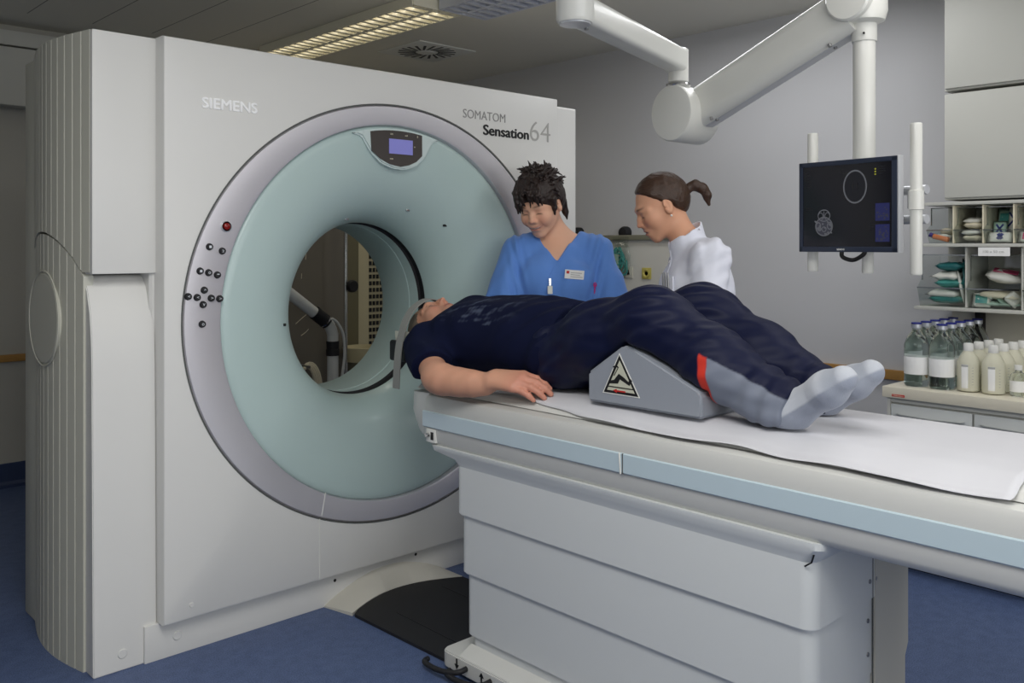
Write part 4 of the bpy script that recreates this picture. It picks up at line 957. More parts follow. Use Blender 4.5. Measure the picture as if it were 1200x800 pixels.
# ---------------------------------------------------------------- people
def head(s, TH, male=False, gape=0, full=0):
    old = s.T; s.T = TH
    s.el((0, -.014, .030), (.073, .094, .086), .02)
    s.el((0, .030, -.030), (.058+full, .060, .078), .03)
    jw = .054 if male else .049+full
    if full:
        for q in (-1, 1): s.sp((q*.036, .068, -.038), .020, .02)
    for q in (-1, 1):
        s.rc((q*jw, -.004, -.040), (q*.016, .066, -.098), .017 if male else .014, .013, .03)
        s.sp((q*.037, .058, -.026), .026, .03)
        s.rc((q*.030, .076, .020), (q*.050, .060, .014), .011, .009, .016)
    s.sp((0, .070, -.100), .018 if male else .015, .02)
    s.rc((-.02, .080, .024), (.02, .080, .024), .012, None, .02)
    for q in (-1, 1): s.sp((q*.031, .100, .003), .014, .016, '-')
    for q in (-1, 1): s.el((q*.031, .0765, .002), (.0145, .011, .0105), .006)
    s.chain([(0, .086, .012), (0, .097, -.008), (0, .108, -.027)], [.0065, .0075, .0095], .012)
    for q in (-1, 1): s.sp((q*.0115, .098, -.032), .0078, .008)
    for q in (-1, 1): s.sp((q*.0065, .104, -.040), .0034, .004, '-')
    s.el((0, .083, -.062), (.026, .016, .022), .02)
    s.el((0, .0955, -.0585), (.022, .0065, .0055), .007); s.el((0, .0945, -.0700), (.019, .0070, .0062), .007)
    s.rc((-.021, .098, -.0642), (.021, .098, -.0642), .0016+gape, None, .004, '-')
    for q in (-1, 1):
        g = SDF(TH).el((q*.077, -.012, -.004), (.009, .019, .031), .01, '+', (0, 0, q*-.35)).el((q*.079, -.006, -.022), (.008, .012, .014), .01)
        g.el((q*.086, -.010, .000), (.007, .010, .019), .006, '-', (0, 0, q*-.35)).sp((q*.082, .001, -.008), .005, .005, '-')
        s.grp(g, .006)
    s.T = old
def face_paint(c, V, TH, brow, lip, male=False, smile=0, teeth=0):
    Ti = np.array(TH.inverted(), 'f'); L = V@Ti[:3, :3].T+Ti[:3, 3]; x, y, z = L.T; ax = np.abs(x); f = np.clip((y-.03)/.03, 0, 1); zm = z-smile*11*x*x; wm = 1+.5*smile
    c = blend(c, lip, .75*np.exp(-(x/(.020*wm))**4-((zm+.0645)/.0095)**4)*f)
    if teeth: c = blend(c, (226, 220, 210), .9*np.exp(-(x/(.015*wm))**4-((zm+.0638)/.0034)**4)*f)
    c = blend(c, (96, 44, 40), .9*np.exp(-(x/(.022*wm))**4-((zm+.0642+.0030*teeth)/(.0018-.0004*teeth))**2)*f)
    c = blend(c, (206, 120, 104), .35*np.exp(-((ax-.04)/.020)**2-((z+.03)/.022)**2)*f)
    c = blend(c, (200, 110, 96), .3*np.exp(-(x/.014)**2-((z+.028)/.012)**2)*f)
    arch = .030-6*(ax-.032)**2
    c = blend(c, brow, .85*np.exp(-((z-arch)/.0042)**2-((ax-.032)/.016)**4)*f)
    c = blend(c, (40, 28, 26), .85*np.exp(-((z+.0035+.9*(ax-.031)**2*20)/.0022)**2-((ax-.031)/.0135)**4)*f)
    c = blend(c, (170, 112, 96), .35*np.exp(-((z-.010)/.005)**2-((ax-.031)/.016)**4)*f)
    if smile: c = blend(c, (150, 92, 78), .4*np.exp(-((ax-.034+.25*(z+.03))/.0035)**2-((z+.052)/.020)**4)*f)
    if male: c = blend(c, (150, 118, 104), .3*np.exp(-(x/.05)**4-((z+.085)/.03)**2)*f)
    return c
def hand(s, W, d, n, l, curl=(.2, .35, .3), sc=1.0, spread=.10, thumb=.6):
    W, d, n, l = Vector(W), Vector(d).normalized(), Vector(n).normalized(), Vector(l).normalized()
    K = []
    for u, ln, r, ex in ((-.029, .92, .0092, .088), (-.0095, 1.0, .0096, .094), (.0105, .94, .0092, .089), (.0285, .76, .0082, .079)):
        k = W+(d*ex+l*u-n*(.004*(u*60)**2*.3))*sc; K.append(k)
        s.rc(W+(d*.012+l*u*.55)*sc, k, .0155*sc, .0115*sc, .020)
        p = k; dirn = (d+l*u*spread*20*.35).normalized(); a = 0; R = [r*1.12, r*1.04, r*.95, r*.82]; seg = [.043, .027, .021]
        for i in range(3):
            a += curl[i]; q = p+(dirn*math.cos(a)-n*math.sin(a))*seg[i]*ln*sc
            s.rc(p, q, R[i]*sc, R[i+1]*sc, .005 if i else .007); p = q
    t0 = W+(d*.022-l*.020-n*.006)*sc; t1 = t0+(d*.034-l*.028*thumb-n*.008)*sc; t2 = t1+(d*.032-l*.010*thumb-n*.006)*sc; t3 = t2+(d*.024-n*.006)*sc
    s.chain([t0, t1, t2, t3], [.0150*sc, .0125*sc, .0108*sc, .0085*sc], .010)
    return K
def basis(loc, f, pitch=0, roll=0):
    y = Vector((f[0], f[1], 0)).normalized(); z = Vector((0, 0, 1)); x = y.cross(z)
    m = Matrix.Identity(4)
    for i in range(3): m[i][0], m[i][1], m[i][2], m[i][3] = x[i], y[i], z[i], loc[i]
    return m @ Matrix.Rotation(-pitch, 4, 'X') @ Matrix.Rotation(roll, 4, 'Y')
# --- patient
PT = thing('person', 'person lying on the patient table in navy tee shirt, navy trousers and grey socks', 'person', (2.07, 1.9, .894))
TH = Matrix(((-1, 0, 0, 2.068), (0, -.12, .993, 2.60), (0, .993, .12, 1.022), (0, 0, 0, 1))) @ Matrix.Diagonal((1.06, 1.06, 1.06, 1))
b = SDF(); head(b, TH, True)
b.rc((2.068, 2.57, .985), (2.07, 2.44, 1.0), .060, .072, .03)
b.el((2.07, 2.30, 1.01), (.19, .20, .10), .05).el((2.07, 2.02, 1.01), (.18, .24, .10), .06).el((2.07, 1.86, .99), (.16, .12, .08), .05)
SHO, ELB, WRI = (1.872, 2.415, .985), (1.750, 2.195, .918), (1.797, 2.015, .912)
b.rc(SHO, ELB, .056, .040, .03).chain([ELB, (1.752, 2.16, .914), (1.768, 2.10, .911), (1.783, 2.05, .911), WRI], [.040, .040, .037, .032, .028], .035)
b.rc((2.275, 2.42, 1.005), (2.36, 2.17, .96), .060, .048, .04).rc((2.36, 2.17, .96), (2.22, 1.93, 1.06), .046, .028, .03)
b.rc(WRI, (1.801, 1.998, .920), .028, .028, .02)
hand(b, (1.803, 1.998, .930), (.26, -.95, .02), (-.50, -.12, .85), (-.81, -.22, -.53), (.30, .40, .28), 1.10, .02, .3)
hand(b, (2.22, 1.92, 1.07), (-.85, -.5, .15), (.1, .1, .98), (.5, -.85, 0), (.25, .3, .2), 1.0)
for kx, ax_, X0 in ((1.955, 1.945, 1.985), (2.185, 2.165, 2.155)):
    b.chain([(X0, 1.84, .99), (kx, 1.50, 1.132), (ax_, 1.13, .955)], [.066, .038, .032], .02).rc((ax_, 1.115, .937), (ax_-.015, 1.03, .985), .028, .022, .02)
def skin_p(V):
    c = np.tile(np.array(lin((204, 152, 126)), 'f'), (len(V), 1)); c = face_paint(c, V, TH, (120, 92, 76), (176, 104, 92), True)
    c = blend(c, (168, 122, 98), .12*(V[:, 1] < 2.25)*(np.sin(V[:, 1]*140+V[:, 2]*90)*.5+.5)*(V[:, 1] > 1.98)*(V[:, 0] < 1.85))
    return blend(c, (206, 132, 116), .45*np.clip((1.95-V[:, 1])/.06, 0, 1)*(V[:, 0] < 1.95)*(V[:, 1] > 1.7))
mesh_sdf('body', b, (1.66, .90, .86), (2.46, 2.78, 1.19), .0034, 'skin', PT, skin_p)
# hair at the crown
hr = SDF(TH).el((0, -.017, .034), (.0760, .0925, .0870), .02); g = SDF(TH).el((0, .085, -.025), (.085, .075, .095), .02); hr.grp(g, .01, '-'); hr.cut((0, 0, -.01), (0, .2, -1)); hr.disp = lambda X: wr(X, .0015, 300, 4)
mesh_sdf('hair', hr, (1.95, 2.55, .90), (2.19, 2.76, 1.16), .004, 'hair_grey', PT)
# tee shirt
t = SDF()
t.el((2.07, 2.285, 1.015), (.222, .235, .138), .05).el((2.07, 2.03, 1.02), (.212, .27, .150), .08).rc((1.905, 2.415, .985), (2.235, 2.415, .985), .072, .072, .06)
t.rc((2.075, 2.455, 1.02), (2.08, 2.38, 1.06), .08, .085, .05).el((2.07, 1.87, 1.0), (.200, .11, .135), .06)
t.cut((2.07, 1.862, 1.0), (.10, -1, .06), .006)
for sx in (-1, 1):
    a = Vector(SHO) if sx < 0 else Vector((2.275, 2.42, 1.005)); e = Vector(ELB) if sx < 0 else Vector((2.36, 2.17, .96)); d_ = (e-a)
    g = SDF().rc(a-d_*.02, a+d_*.90, .072, .068, .02); g.cut(a+d_*.70+Vector((0, 0, 0)), d_.normalized()+Vector((0, -.0, -.28)), .006); t.grp(g, .035)
nk = SDF().rc((2.068, 2.56, 1.0), (2.068, 2.47, 1.045), .074, .070, .02); t.grp(nk, .012, '-')
t.cut((2.07, 2.2, .9015), (0, 0, -1), .008)
def shirt_disp(X):
    w = wr(X*np.array([1, .7, 1], 'f'), .004, 26, 11, .8)
    q = np.exp(-((X[:, 1]-1.92)/.10)**2)*np.sin(X[:, 1]*70+X[:, 0]*40+X[:, 2]*30)*.004
    q2 = np.exp(-((X[:, 0]-1.86)/.07)**2-((X[:, 1]-2.36)/.12)**2)*np.sin(X[:, 1]*60-X[:, 2]*80)*.004
    return (w+q+q2).astype('f')
t.disp = shirt_disp
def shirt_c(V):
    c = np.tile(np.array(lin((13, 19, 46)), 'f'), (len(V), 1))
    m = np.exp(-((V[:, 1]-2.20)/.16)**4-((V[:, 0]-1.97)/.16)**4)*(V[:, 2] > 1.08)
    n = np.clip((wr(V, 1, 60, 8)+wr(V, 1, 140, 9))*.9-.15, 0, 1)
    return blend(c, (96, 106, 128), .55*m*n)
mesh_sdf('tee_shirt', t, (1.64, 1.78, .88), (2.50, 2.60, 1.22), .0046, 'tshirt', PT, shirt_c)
# trousers
tr = SDF()
tr.el((2.07, 1.89, .998), (.186, .13, .135), .05)
for kx, ax_, X0 in ((1.952, 1.942, 1.975), (2.185, 2.165, 2.165)):
    tr.chain([(X0, 1.84, 1.0), (X0*.6+kx*.4, 1.70, 1.062), (kx, 1.515, 1.122), (kx, 1.475, 1.112), (kx*.5+ax_*.5, 1.30, 1.030), (ax_, 1.13, .953)], [.104, .102, .086, .084, .081, .066], .05)
g = SDF().rc((1.942, 1.16, .965), (1.942, 1.02, .91), .066, .062, .02); g.cut((1.942, 1.082, .94), (0, -1, -.25), .005); tr.grp(g, .02)
g = SDF().rc((2.165, 1.16, .968), (2.165, 1.04, .92), .060, .054, .02); g.cut((2.165, 1.095, .95), (0, -1, -.15), .005); tr.grp(g, .02)
tr.cut((2.07, 1.94, 1.0), (0, 1, 0), .006); tr.cut((2.07, 1.5, .9015), (0, 0, -1), .01)
wg = SDF().el((2.07, 1.48, .9), (.7, .7, .7), .01); wg.cut((2, 1.668, .982), (0, .58, .83)).cut((2, 1.674, .9), (0, 1, 0)).cut((2, 1.50, 1.064), (0, -.42, .907)).cut((2, 1.285, .9), (0, -1, 0)).cut((2, 1.5, 1.070), (0, 0, 1)); tr.grp(wg, .012, '-')
def tr_disp(X):
    x, y, z = X.T
    s_ = np.where(x < 2.07, x-1.955, x-2.18)
    w = wr(X*np.array([1, .4, 1], 'f'), .0022, 56, 21, .8)+np.sin((z+y*.45)*120+x*40+3*np.sin(y*11+x*9)).astype('f')*.0013
    kn = np.exp(-((y-1.52)/.12)**2)*np.sin(y*50+z*95+s_*90)*.0035
    th = np.exp(-((y-1.75)/.14)**2)*np.sin((z*.75+y*.5)*105+x*35)*.0035
    an = np.exp(-((y-1.13)/.06)**2)*np.sin(y*110+z*25+x*15)*.0035
    cr_ = np.exp(-((y-1.88)/.07)**2)*np.sin(y*60-x*50+z*40)*.005
    return (w+kn+th+an+cr_).astype('f')
tr.disp = tr_disp
def tr_c(V):
    c = np.tile(np.array(lin((12, 18, 48)), 'f'), (len(V), 1)); x, y, z = V.T
    line = .972+(y-1.075)*.42
    sm_ = lambda q: np.clip(q/.004+.5, 0, 1)
    near = sm_(1.957-x)*sm_(line-z)
    c = blend(c, (122, 128, 142), near*sm_(1.270-y)); return blend(c, (206, 58, 44), near*sm_(y-1.270)*sm_(1.292-y))
mesh_sdf('trousers', tr, (1.84, 1.03, .885), (2.31, 1.99, 1.22), .0038, 'trouser', PT, tr_c)
for nm, A0, H0, B0, T0 in (('sock', (1.942, 1.12, .955), (1.942, 1.088, .934), (1.928, .985, 1.003), (1.918, .945, 1.030)), ('sock', (2.165, 1.13, .955), (2.158, 1.125, .930), (2.140, 1.025, .992), (2.134, .980, 1.022))):
    q = SDF().rc(A0, H0, .047, .043, .03).rc(H0, B0, .042, .040, .03).rc(B0, T0, .040, .030, .02)
    H, B = Vector(H0), Vector(B0); q.sp(H+Vector((0, .012, -.004)), .036, .02).rc(B+Vector((-.022, .0, 0)), Vector(T0)+Vector((-.012, 0, 0)), .028, .022, .02).rc(B+Vector((.022, .01, 0)), Vector(T0)+Vector((.014, .008, -.006)), .028, .020, .02)
    q.cut((2, 1.1, .899), (0, 0, -1), .006); q.disp = lambda X: wr(X, .0012, 90, 31)
    d_ = (Vector(T0)-H); up_ = Vector((0, 1, 0)); sn = Vector((0, d_.z, -d_.y)).normalized()
    if sn.z > 0: sn = -sn
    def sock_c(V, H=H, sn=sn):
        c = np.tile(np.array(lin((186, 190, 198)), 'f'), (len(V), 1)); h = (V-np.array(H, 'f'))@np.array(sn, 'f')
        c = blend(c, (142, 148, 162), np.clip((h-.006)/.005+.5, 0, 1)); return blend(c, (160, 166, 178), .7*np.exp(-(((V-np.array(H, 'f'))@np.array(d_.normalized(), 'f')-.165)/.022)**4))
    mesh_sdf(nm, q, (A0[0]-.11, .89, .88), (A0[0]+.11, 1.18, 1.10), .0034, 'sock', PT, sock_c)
# head holder with strap
HH = thing('head_holder', 'grey head holder with forehead strap, at the head end of the patient table', 'head holder', (2.07, 2.6, .9))
bm = bmesh.new(); n = 20
def arcs(r, cz=1.010): return [(2.068+r*1.02*math.cos(PI*.98+PI*1.04*k/n), cz+r*math.sin(PI*.98+PI*1.04*k/n)) for k in range(n+1)]
add_prism(bm, arcs(.124)+arcs(.110)[::-1], 2.53, 2.68, 'Y'); obj('shell', bm, 'gantry_side', HH, smooth=True)
bm = bmesh.new(); add_prism(bm, arcs(.109)+arcs(.099)[::-1], 2.525, 2.70, 'Y'); obj('liner', bm, 'strap', HH, smooth=True)
box('bracket', 1.99, 2.15, 2.44, 2.62, .868, .894, 'gantry_side', HH, bev=.006)
prism('pad', round_rect(1.925, 1.948, .91, .985, .010), 2.60, 2.69, 'rubber', HH, 'Y', bev=.004)
sp_ = smoothpath([(2.195, 1.0), (2.178, 1.062), (2.13, 1.118), (2.068, 1.139), (2.0, 1.118), (1.955, 1.065), (1.935, 1.01), (1.922, .95), (1.908, .88), (1.90, .82)], 5) if False else None
bm = bmesh.new(); pts = smoothpath([(2.196, 2.645, .99), (2.182, 2.645, 1.055), (2.14, 2.642, 1.102), (2.068, 2.640, 1.130), (1.998, 2.637, 1.104), (1.956, 2.630, 1.060), (1.934, 2.622, 1.02), (1.912, 2.612, .97), (1.895, 2.600, .90), (1.885, 2.592, .822)], 5)
rows = []
for i, p in enumerate(pts):
    d_ = pts[min(i+1, len(pts)-1)]-pts[max(i-1, 0)]; nrm = Vector((0, 1, 0)).cross(d_).normalized()
    if nrm.dot(p-Vector((2.068, 2.63, 1.0))) < 0: nrm = -nrm
    rows.append([bm.verts.new(p+Vector((0, w, 0))+nrm*h_) for w, h_ in ((-.019, 0), (.019, 0), (.019, .0035), (-.019, .0035))])
for a, c_ in zip(rows, rows[1:]):
    for i in range(4): bm.faces.new((a[i], a[(i+1) % 4], c_[(i+1) % 4], c_[i]))
bm.faces.new(rows[0][::-1]); bm.faces.new(rows[-1]); obj('strap', bm, 'strap', HH, smooth=True)
# --- nurse in blue
def standing(name, label, base, f, build):
    t = thing(name, label, 'person', (base[0], base[1], 0)); T = basis((base[0], base[1], 0), f); build(t, T); return t
def legs(s, T, rads, top=.88, w=.085):
    for q in (-1, 1): s.chain([(q*w, 0, top), (q*(w+.005), .01, .48), (q*(w+.005), -.02, .07)], rads, .03)
def shoes(t, T, m):
    for q in (-1, 1):
        s = SDF(T).rc((q*.09, -.035, .04), (q*.10, .13, .034), .038, .032, .03).el((q*.10, .09, .035), (.043, .085, .034), .02); s.cut((0, 0, .002), (0, 0, -1))
        c = T @ Vector((q*.095, .05, 0)); mesh_sdf('shoe', s, (c.x-.17, c.y-.17, -.01), (c.x+.17, c.y+.17, .10), .006, m, t)
def bounds(T, lo, hi):
    P = [T @ Vector((x, y, z)) for x in (lo[0], hi[0]) for y in (lo[1], hi[1]) for z in (lo[2], hi[2])]
    return tuple(min(p[i] for p in P) for i in range(3)), tuple(max(p[i] for p in P) for i in range(3))
def nurse(t, T):
    HC = (2.614, 2.592, 1.499); TH = basis(HC, (-.95, -.30), .46, .05) @ Matrix.Diagonal((1.0, .99, .98, 1))
    nb = T.inverted() @ (TH @ Vector((0, -.028, -.06)))
    s = SDF(T); head(s, TH, gape=.0012, full=.006)
    s.rc(nb, (0, -.025, 1.35), .050, .055, .03).rc((0, -.02, 1.35), (0, -.005, 1.28), .06, .08, .04)
    for q in (-1, 1): s.rc((q*.02, -.03, 1.352), (q*.15, -.01, 1.312), .042, .048, .03)
    s.el((0, 0, 1.17), (.168, .105, .175), .05).el((0, 0, .97), (.165, .108, .17), .06)
    for q in (-1, 1):
        s.chain([(q*.165, -.01, 1.305), (q*.215, .10, 1.07), (q*.14, .30, .955)], [.048, .038, .026], .03)
        W = Vector((q*.135, .315, .95)); hand(s, T @ W, T.to_3x3() @ Vector((-q*.2, .95, -.15)), T.to_3x3() @ Vector((0, .1, 1)), T.to_3x3() @ Vector((q, .2, 0)), sc=.92)
    legs(s, T, [.08, .05, .032])
    def col(V):
        c = np.tile(np.array(lin((226, 176, 148)), 'f'), (len(V), 1)); return face_paint(c, V, TH, (70, 48, 40), (178, 96, 92), smile=1, teeth=1)
    Ti = T.inverted()
    s2 = s; lo, hi = bounds(T, (-.27, -.15, 0), (.27, .45, 1.0)); lo2, hi2 = bounds(TH, (-.1, -.13, -.2), (.1, .13, .13))
    lo = tuple(min(a, b) for a, b in zip(lo, lo2)); hi = tuple(max(a, b) for a, b in zip(hi, hi2))
    mesh_sdf('body', s, lo, hi, .0036, 'skin', t, col)
    h = SDF(TH)
    h.el((0, -.022, .046), (.091, .108, .100), .02).el((0, -.055, .005), (.082, .068, .085), .03)
    g = SDF(TH).el((0, .120, -.038), (.074, .080, .096), .02).rc((-.03, .115, .0), (-.052, .115, -.05), .045, .045, .02).rc((.03, .115, .0), (.052, .115, -.05), .045, .045, .02); h.grp(g, .012, '-')
    for q in (-1, 1): h.sp((q*.085, -.004, -.012), .027, .008, '-')
    h.cut((0, -.06, -.055), (0, .5, -.87), .01)
    for q in (-1, 1):
        h.chain([(q*.080, .030, .035), (q*.078, .032, -.005), (q*.073, .036, -.034)], [.014, .009, .003], .01)
        h.chain([(q*.055, -.085, -.03), (q*.060, -.082, -.075), (q*.064, -.072, -.105)], [.018, .011, .003], .012)
    rs = random.Random(11)
    for k in range(15):
        x0 = -.060+.0086*k; e = .060+.010*math.sin(k*2.1)-.022*(k > 10)+.026*(k in (6, 7, 8)); tw = .012*math.sin(k*1.7)
        h.chain([(x0*.7+.010, .040, .122), (x0*.95+.004, .078, .092), (x0*1.02+tw*.4, .097, e+.012), (x0*1.05+tw, .099, e-.022+rs.uniform(-.008, .008))], [.012, .0085, .0055, .0024], .005)
    for k in range(150):
        a = rs.uniform(0, 2*PI); e = rs.uniform(.0, 1.4); dx = Vector((math.cos(a)*math.cos(e), math.sin(a)*math.cos(e), math.sin(e)))
        if dx.y > .35 and dx.z < .75: continue
        p = Vector((0, -.022, .046))+Vector((dx.x*.087, dx.y*.103, dx.z*.097)); L_ = rs.uniform(.014, .026)*(1+.7*max(0, dx.z)); bend = Vector((rs.uniform(-1, 1), rs.uniform(-1, .5), rs.uniform(-1, .1)))
        tdir = (dx*.75+bend*.55).normalized()
        h.chain([p, p+tdir*L_*.6, p+(tdir+bend*.35).normalized()*L_*1.3], [.0085, .0055, .0022], .004)
    for k in range(26):
        a = rs.uniform(-2.7, -.44); p = Vector((math.cos(a)*.078, -.03+math.sin(a)*.085, -.03+rs.uniform(-.02, .03))); h.rc(p, p+Vector((math.cos(a)*.01, math.sin(a)*.012, -rs.uniform(.025, .05))), .009, .002, .005)
    lo, hi = bounds(TH, (-.14, -.17, -.15), (.14, .14, .20)); h.disp = lambda X: wr(X, .0016, 210, 6)
    mesh_sdf('hair', h, lo, hi, .0026, 'hair_dark', t, smooth_it=0)
    c = SDF(T)
    c.el((0, .002, 1.165), (.186, .124, .19), .05).el((0, .004, .98), (.192, .130, .20), .06).rc((-.155, -.01, 1.305), (.155, -.01, 1.305), .056, None, .05)
    for q in (-1, 1):
        c.rc((q*.05, -.03, 1.358), (q*.15, -.01, 1.312), .046, .056, .03); c.el((q*.078, .085, 1.185), (.075, .052, .075), .04)
        a, e = Vector((q*.165, -.01, 1.30)), Vector((q*.225, .085, 1.075)); g = SDF(T).rc(a, e, .068, .080, .02); g.cut(a+(e-a)*.93, (e-a).normalized(), .005); c.grp(g, .03)
    v = SDF(T).el((0, .13, 1.36), (.20, .22, .16), .01); v.cut((0, 0, 1.272), (1, 0, -.80), .004); v.cut((0, 0, 1.272), (-1, 0, -.80), .004); c.grp(v, .006, '-')
    nk = SDF(T).rc((0, -.03, 1.36), (0, -.03, 1.5), .066, .075); c.grp(nk, .01, '-'); c.cut((0, 0, .74), (0, 0, -1), .006)
    R3 = np.array(Ti, 'f')
    def dsp(X):
        L = X@R3[:3, :3].T+R3[:3, 3]; x, y, z = L.T
        w = wr(L*np.array([1, 1, .40], 'f'), .0048, 46, 41, .9)
        vfold = np.exp(-((np.abs(x)-.165)/.035)**2)*np.sin(np.abs(x)*160-z*45)*.0045
        drape = np.sin(x*75+1.3)*np.exp(-((z-1.02)/.18)**2)*.003
        return (w+vfold+drape).astype('f')
    c.disp = dsp
    lo, hi = bounds(T, (-.33, -.16, .73), (.33, .20, 1.43)); mesh_sdf('scrub_top', c, lo, hi, .0046, 'scrub', t)
    # overlap of the wrap neckline
    def surf(f, x, z, y0=.25):
        ys = np.linspace(y0, -.05, 300, dtype='f'); P = np.array([T @ Vector((x, y, z)) for y in ys], 'f'); d = f(P); i = int(np.argmax(d < 0)); return ys[i]
    bm = bmesh.new()
    for q in (-1, 1):
        pts = [T @ Vector((q*(.004+.072*k/8), surf(c, q*(.010+.078*k/8), 1.268+.092*k/8)+.0005, 1.268+.092*k/8)) for k in range(9)]
        if q < 0: add_tube(bm, pts, .0035, 6)
    pts = [T @ Vector((-.004-.060*k/8, surf(c, -.004-.060*k/8, 1.268-.11*k/8)+.0003, 1.268-.11*k/8)) for k in range(9)]
    obj('neck_edge', bm, 'scrub', t, smooth=True)
    p = tube('wrap_seam', [T @ Vector((.0+.055*k/8, surf(c, .055*k/8, 1.270-.10*k/8)+.0002, 1.270-.10*k/8)) for k in range(9)], .002, 'scrub', t, 6)
    def plate(name, x, z, w, h, m, parent, lift=.004, tilt=0, th=.003):
        y = surf(c, x, z); y2 = surf(c, x, z-.02); pit = math.atan2(y2-y, .02)
        mm = T @ Matrix.Translation((x, y+lift, z)) @ Matrix.Rotation(math.atan2(surf(c, x-.02, z)-surf(c, x+.02, z), .04)*-1, 4, 'Z') @ Matrix.Rotation(-pit*.8, 4, 'X') @ Matrix.Rotation(tilt, 4, 'Y')
        bm = bmesh.new(); add_box(bm, -w/2, w/2, -th, th, -h/2, h/2, .001); bm.transform(mm); return obj(name, bm, m, parent), mm
    bd, mm = plate('name_badge', -.068, 1.215, .078, .036, 'badge', t, .006, -.08)
    bm = bmesh.new(); add_box(bm, .022, .033, .0031, .0038, .003, .014); bm.transform(mm); obj('badge_emblem', bm, 'red', bd)
    bm = bmesh.new()
    for k, (a, w) in enumerate(((.016, .045), (.016, .038), (.016, .05))): add_box(bm, a-w, a, .0031, .0037, .006-.008*k, .0085-.008*k)
    bm.transform(mm); obj('badge_text', bm, 'label_grey', bd)
    cl, mm = plate('badge_clip', .030, 1.185, .010, .030, 'chrome', t, .006)
    bm = bmesh.new(); add_box(bm, -.010, .010, -.002, .002, -.048, -.016, .001); bm.transform(mm); obj('clip_tag', bm, 'pack_white', cl)
    pn, mm = plate('ribbon_pin', -.150, 1.155, .005, .040, 'pink', t, .004)
    bm = bmesh.new(); add_tube(bm, [(-.006+.012*math.sin(q*.0), 0, 0)]*0+[(.005*math.cos(q), .003, .020+.008*math.sin(q)) for q in [2*PI*k/14 for k in range(15)]], .0025, 6); bm.transform(mm); obj('ribbon_loop', bm, 'pink', pn)
    pk = SDF(T)
    g = SDF(T); legs(g, T, [.105, .085, .075], .86, .09); g.el((0, 0, .86), (.18, .12, .12), .05); g.cut((0, 0, .06), (0, 0, -1)); g.disp = lambda X: wr(X, .003, 30, 51)
    lo, hi = bounds(T, (-.22, -.15, .04), (.22, .16, 1.0)); mesh_sdf('trousers', g, lo, hi, .008, 'scrub', t); shoes(t, T, 'shoe')
standing('person', 'smiling person with spiky dark hair in a blue scrub top with a white badge', (2.695, 2.575), (-.72, -.69), nurse)
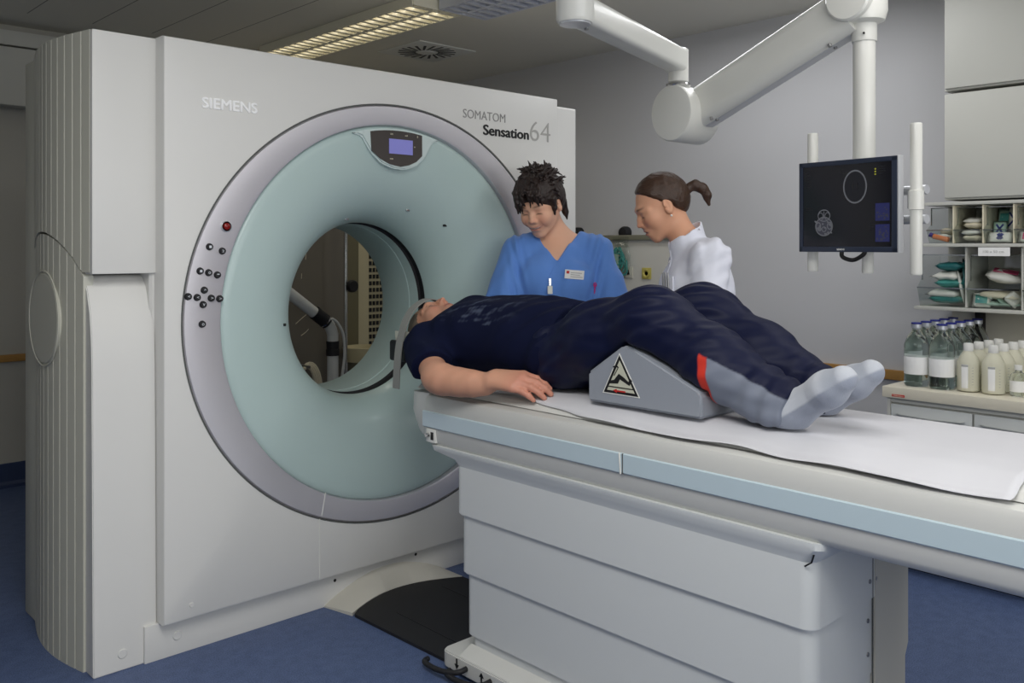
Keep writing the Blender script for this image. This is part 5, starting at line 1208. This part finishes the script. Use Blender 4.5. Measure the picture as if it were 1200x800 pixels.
# --- woman in white
def doctor(t, T):
    HC = (2.724, 2.065, 1.478); TH = basis(HC, (-.76, .65), .49, .0) @ Matrix.Diagonal((.97, .97, .97, 1))
    nb = T.inverted() @ (TH @ Vector((0, -.030, -.05)))
    s = SDF(T); head(s, TH, gape=.002)
    s.rc(nb, (0, .045, 1.335), .046, .049, .03).rc((0, .04, 1.34), (0, .02, 1.26), .050, .07, .04)
    for q in (-1, 1): s.rc((q*.02, .025, 1.290), (q*.14, .0, 1.28), .034, .040, .03)
    s.el((0, 0, 1.16), (.155, .10, .17), .05).el((0, 0, .97), (.155, .10, .17), .06)
    for q in (-1, 1):
        s.chain([(q*.165, .0, 1.30), (q*.218, .03, 1.06), (q*.232, .10, .84)], [.044, .036, .026], .03)
        hand(s, T @ Vector((q*.233, .105, .825)), T.to_3x3() @ Vector((0, .25, -.97)), T.to_3x3() @ Vector((q, 0, 0)), T.to_3x3() @ Vector((0, -1, -.2)), sc=.9)
    legs(s, T, [.08, .05, .032])
    def col(V):
        c = np.tile(np.array(lin((216, 162, 132)), 'f'), (len(V), 1)); return face_paint(c, V, TH, (60, 42, 34), (168, 96, 88))
    lo, hi = bounds(T, (-.29, -.15, 0), (.29, .24, 1.0)); lo2, hi2 = bounds(TH, (-.1, -.13, -.2), (.1, .13, .13))
    mesh_sdf('body', s, tuple(min(a, b) for a, b in zip(lo, lo2)), tuple(max(a, b) for a, b in zip(hi, hi2)), .0036, 'skin', t, col)
    h = SDF(TH)
    h.el((0, -.018, .036), (.0805, .103, .092), .02).el((0, -.06, .005), (.070, .060, .07), .03)
    g = SDF(TH).el((0, .138, -.060), (.092, .092, .108), .02); g.rc((-.07, .07, -.06), (.07, .07, -.06), .06, None, .03); h.grp(g, .012, '-')
    for q in (-1, 1):
        h.sp((q*.085, -.008, -.020), .030, .008, '-')
        h.chain([(q*.046, .080, .050), (q*.062, .060, .022), (q*.073, .034, .000), (q*.076, .016, -.018)], [.014, .017, .013, .005], .012)
    h.cut((0, -.06, -.052), (0, .75, -.66), .01)
    def hd_(X): return wr(X, .0012, 150, 61)
    h.disp = hd_
    lo, hi = bounds(TH, (-.12, -.15, -.12), (.12, .13, .15)); mesh_sdf('hair', h, lo, hi, .0032, 'hair_brown', t)
    p = SDF(TH).chain([(0, -.112, -.004), (0, -.134, .012), (0, -.160, .010), (0, -.180, -.014), (0, -.184, -.048), (0, -.172, -.082)], [.012, .016, .020, .020, .016, .006], .01); p.disp = lambda X: wr(X, .0018, 130, 62)
    lo, hi = bounds(TH, (-.05, -.24, -.12), (.05, -.08, .08)); pt = mesh_sdf('ponytail', p, lo, hi, .003, 'hair_brown', t)
    bm = bmesh.new(); add_tube(bm, [(.0145*math.cos(a), -.114+.004*math.sin(a), -.002+.0145*math.sin(a)) for a in [2*PI*k/16 for k in range(17)]], .0065, 8); bm.transform(TH); obj('hair_tie', bm, 'rubber', pt, smooth=True)
    bm = bmesh.new(); bmesh.ops.create_uvsphere(bm, u_segments=12, v_segments=8, radius=.0045); bm.transform(TH @ Matrix.Translation((-.084, -.004, -.044))); obj('earring', bm, 'pearl', t, smooth='all')
    c = SDF(T)
    c.el((0, .0, 1.16), (.182, .128, .19), .05).el((0, .0, .95), (.190, .135, .20), .06).el((0, .0, .74), (.20, .145, .24), .06).rc((-.15, -.01, 1.295), (.15, -.01, 1.295), .056, None, .05)
    for q in (-1, 1):
        c.rc((q*.035, .022, 1.312), (q*.15, -.005, 1.290), .044, .055, .03); c.el((q*.075, .085, 1.17), (.075, .05, .07), .04)
        c.chain([(q*.160, .0, 1.284), (q*.222, .03, 1.06), (q*.236, .095, .865)], [.063, .063, .050], .03)
    col_ = SDF(T).rc((0, .030, 1.29), (0, .062, 1.415), .076, .068, .01); inn = SDF(T).rc((0, .024, 1.26), (0, .076, 1.48), .060, .060); col_.cut((0, .055, 1.384), (0, .55, .83), .010)
    c.grp(col_, .012); c.grp(inn, .006, '-')
    v = SDF(T).el((0, .17, 1.36), (.10, .14, .10), .01); v.cut((0, 0, 1.30), (1, 0, -.35), .004); v.cut((0, 0, 1.32), (-1, 0, -.35), .004); c.grp(v, .005, '-')
    c.cut((0, 0, .58), (0, 0, -1), .006)
    Ri = np.array(T.inverted(), 'f')
    def dsp(X):
        L = X@Ri[:3, :3].T+Ri[:3, 3]; x, y, z = L.T
        w = wr(L*np.array([1, 1, .4], 'f'), .0036, 46, 71, .9)+np.exp(-((np.abs(x)-.19)/.06)**2)*np.sin(z*120+y*60+x*30)*.0022
        sl = np.exp(-((np.abs(x)-.18)/.05)**2)*np.sin(y*95+z*28)*.005
        return (w+sl).astype('f')
    c.disp = dsp
    lo, hi = bounds(T, (-.32, -.20, .56), (.32, .24, 1.46)); mesh_sdf('coat', c, lo, hi, .0048, 'coat', t)
    def surf(x, z):
        ys = np.linspace(.28, -.05, 300, dtype='f'); P = np.array([T @ Vector((x, y, z)) for y in ys], 'f'); d = c(P); return ys[int(np.argmax(d < 0))]
    tube('front_edge', [T @ Vector((-.012, surf(-.012, z)+.001, z)) for z in np.linspace(1.315, .62, 24)], .003, 'coat', t, 6)
    for z in (1.27, 1.17, 1.07, .97, .87): 
        q = T @ Vector((.006, surf(.006, z)+.002, z)); bm = bmesh.new(); bmesh.ops.create_uvsphere(bm, u_segments=10, v_segments=6, radius=.006); bm.transform(Matrix.Translation(q)); obj('button', bm, 'label', t, smooth='all')
    x, z = -.085, 1.175; y = surf(x, z); mm = T @ Matrix.Translation((x, y+.004, z)) @ Matrix.Rotation(.35, 4, 'Z')
    bm = bmesh.new(); add_box(bm, -.04, .04, -.004, .004, -.05, .045, .002); bm.transform(mm); pkt = obj('breast_pocket', bm, 'coat', t, smooth=True)
    for dx in (-.018, .0, .016):
        bm = bmesh.new(); add_tube(bm, [(dx, .006, -.01), (dx+.002, .007, .058)], .0035, 8); bm.transform(mm); obj('pen', bm, 'steel', pkt, smooth=True)
    g = SDF(T); legs(g, T, [.10, .08, .07], .80, .09); g.el((0, 0, .80), (.17, .11, .1), .05); g.cut((0, 0, .06), (0, 0, -1)); g.disp = lambda X: wr(X, .003, 30, 52)
    lo, hi = bounds(T, (-.22, -.15, .04), (.22, .16, .93)); mesh_sdf('trousers', g, lo, hi, .008, 'white_trouser', t); shoes(t, T, 'shoe')
standing('person', 'person in profile with a brown ponytail and a white coat, looking down', (2.80, 1.945), (-.76, .65), doctor)
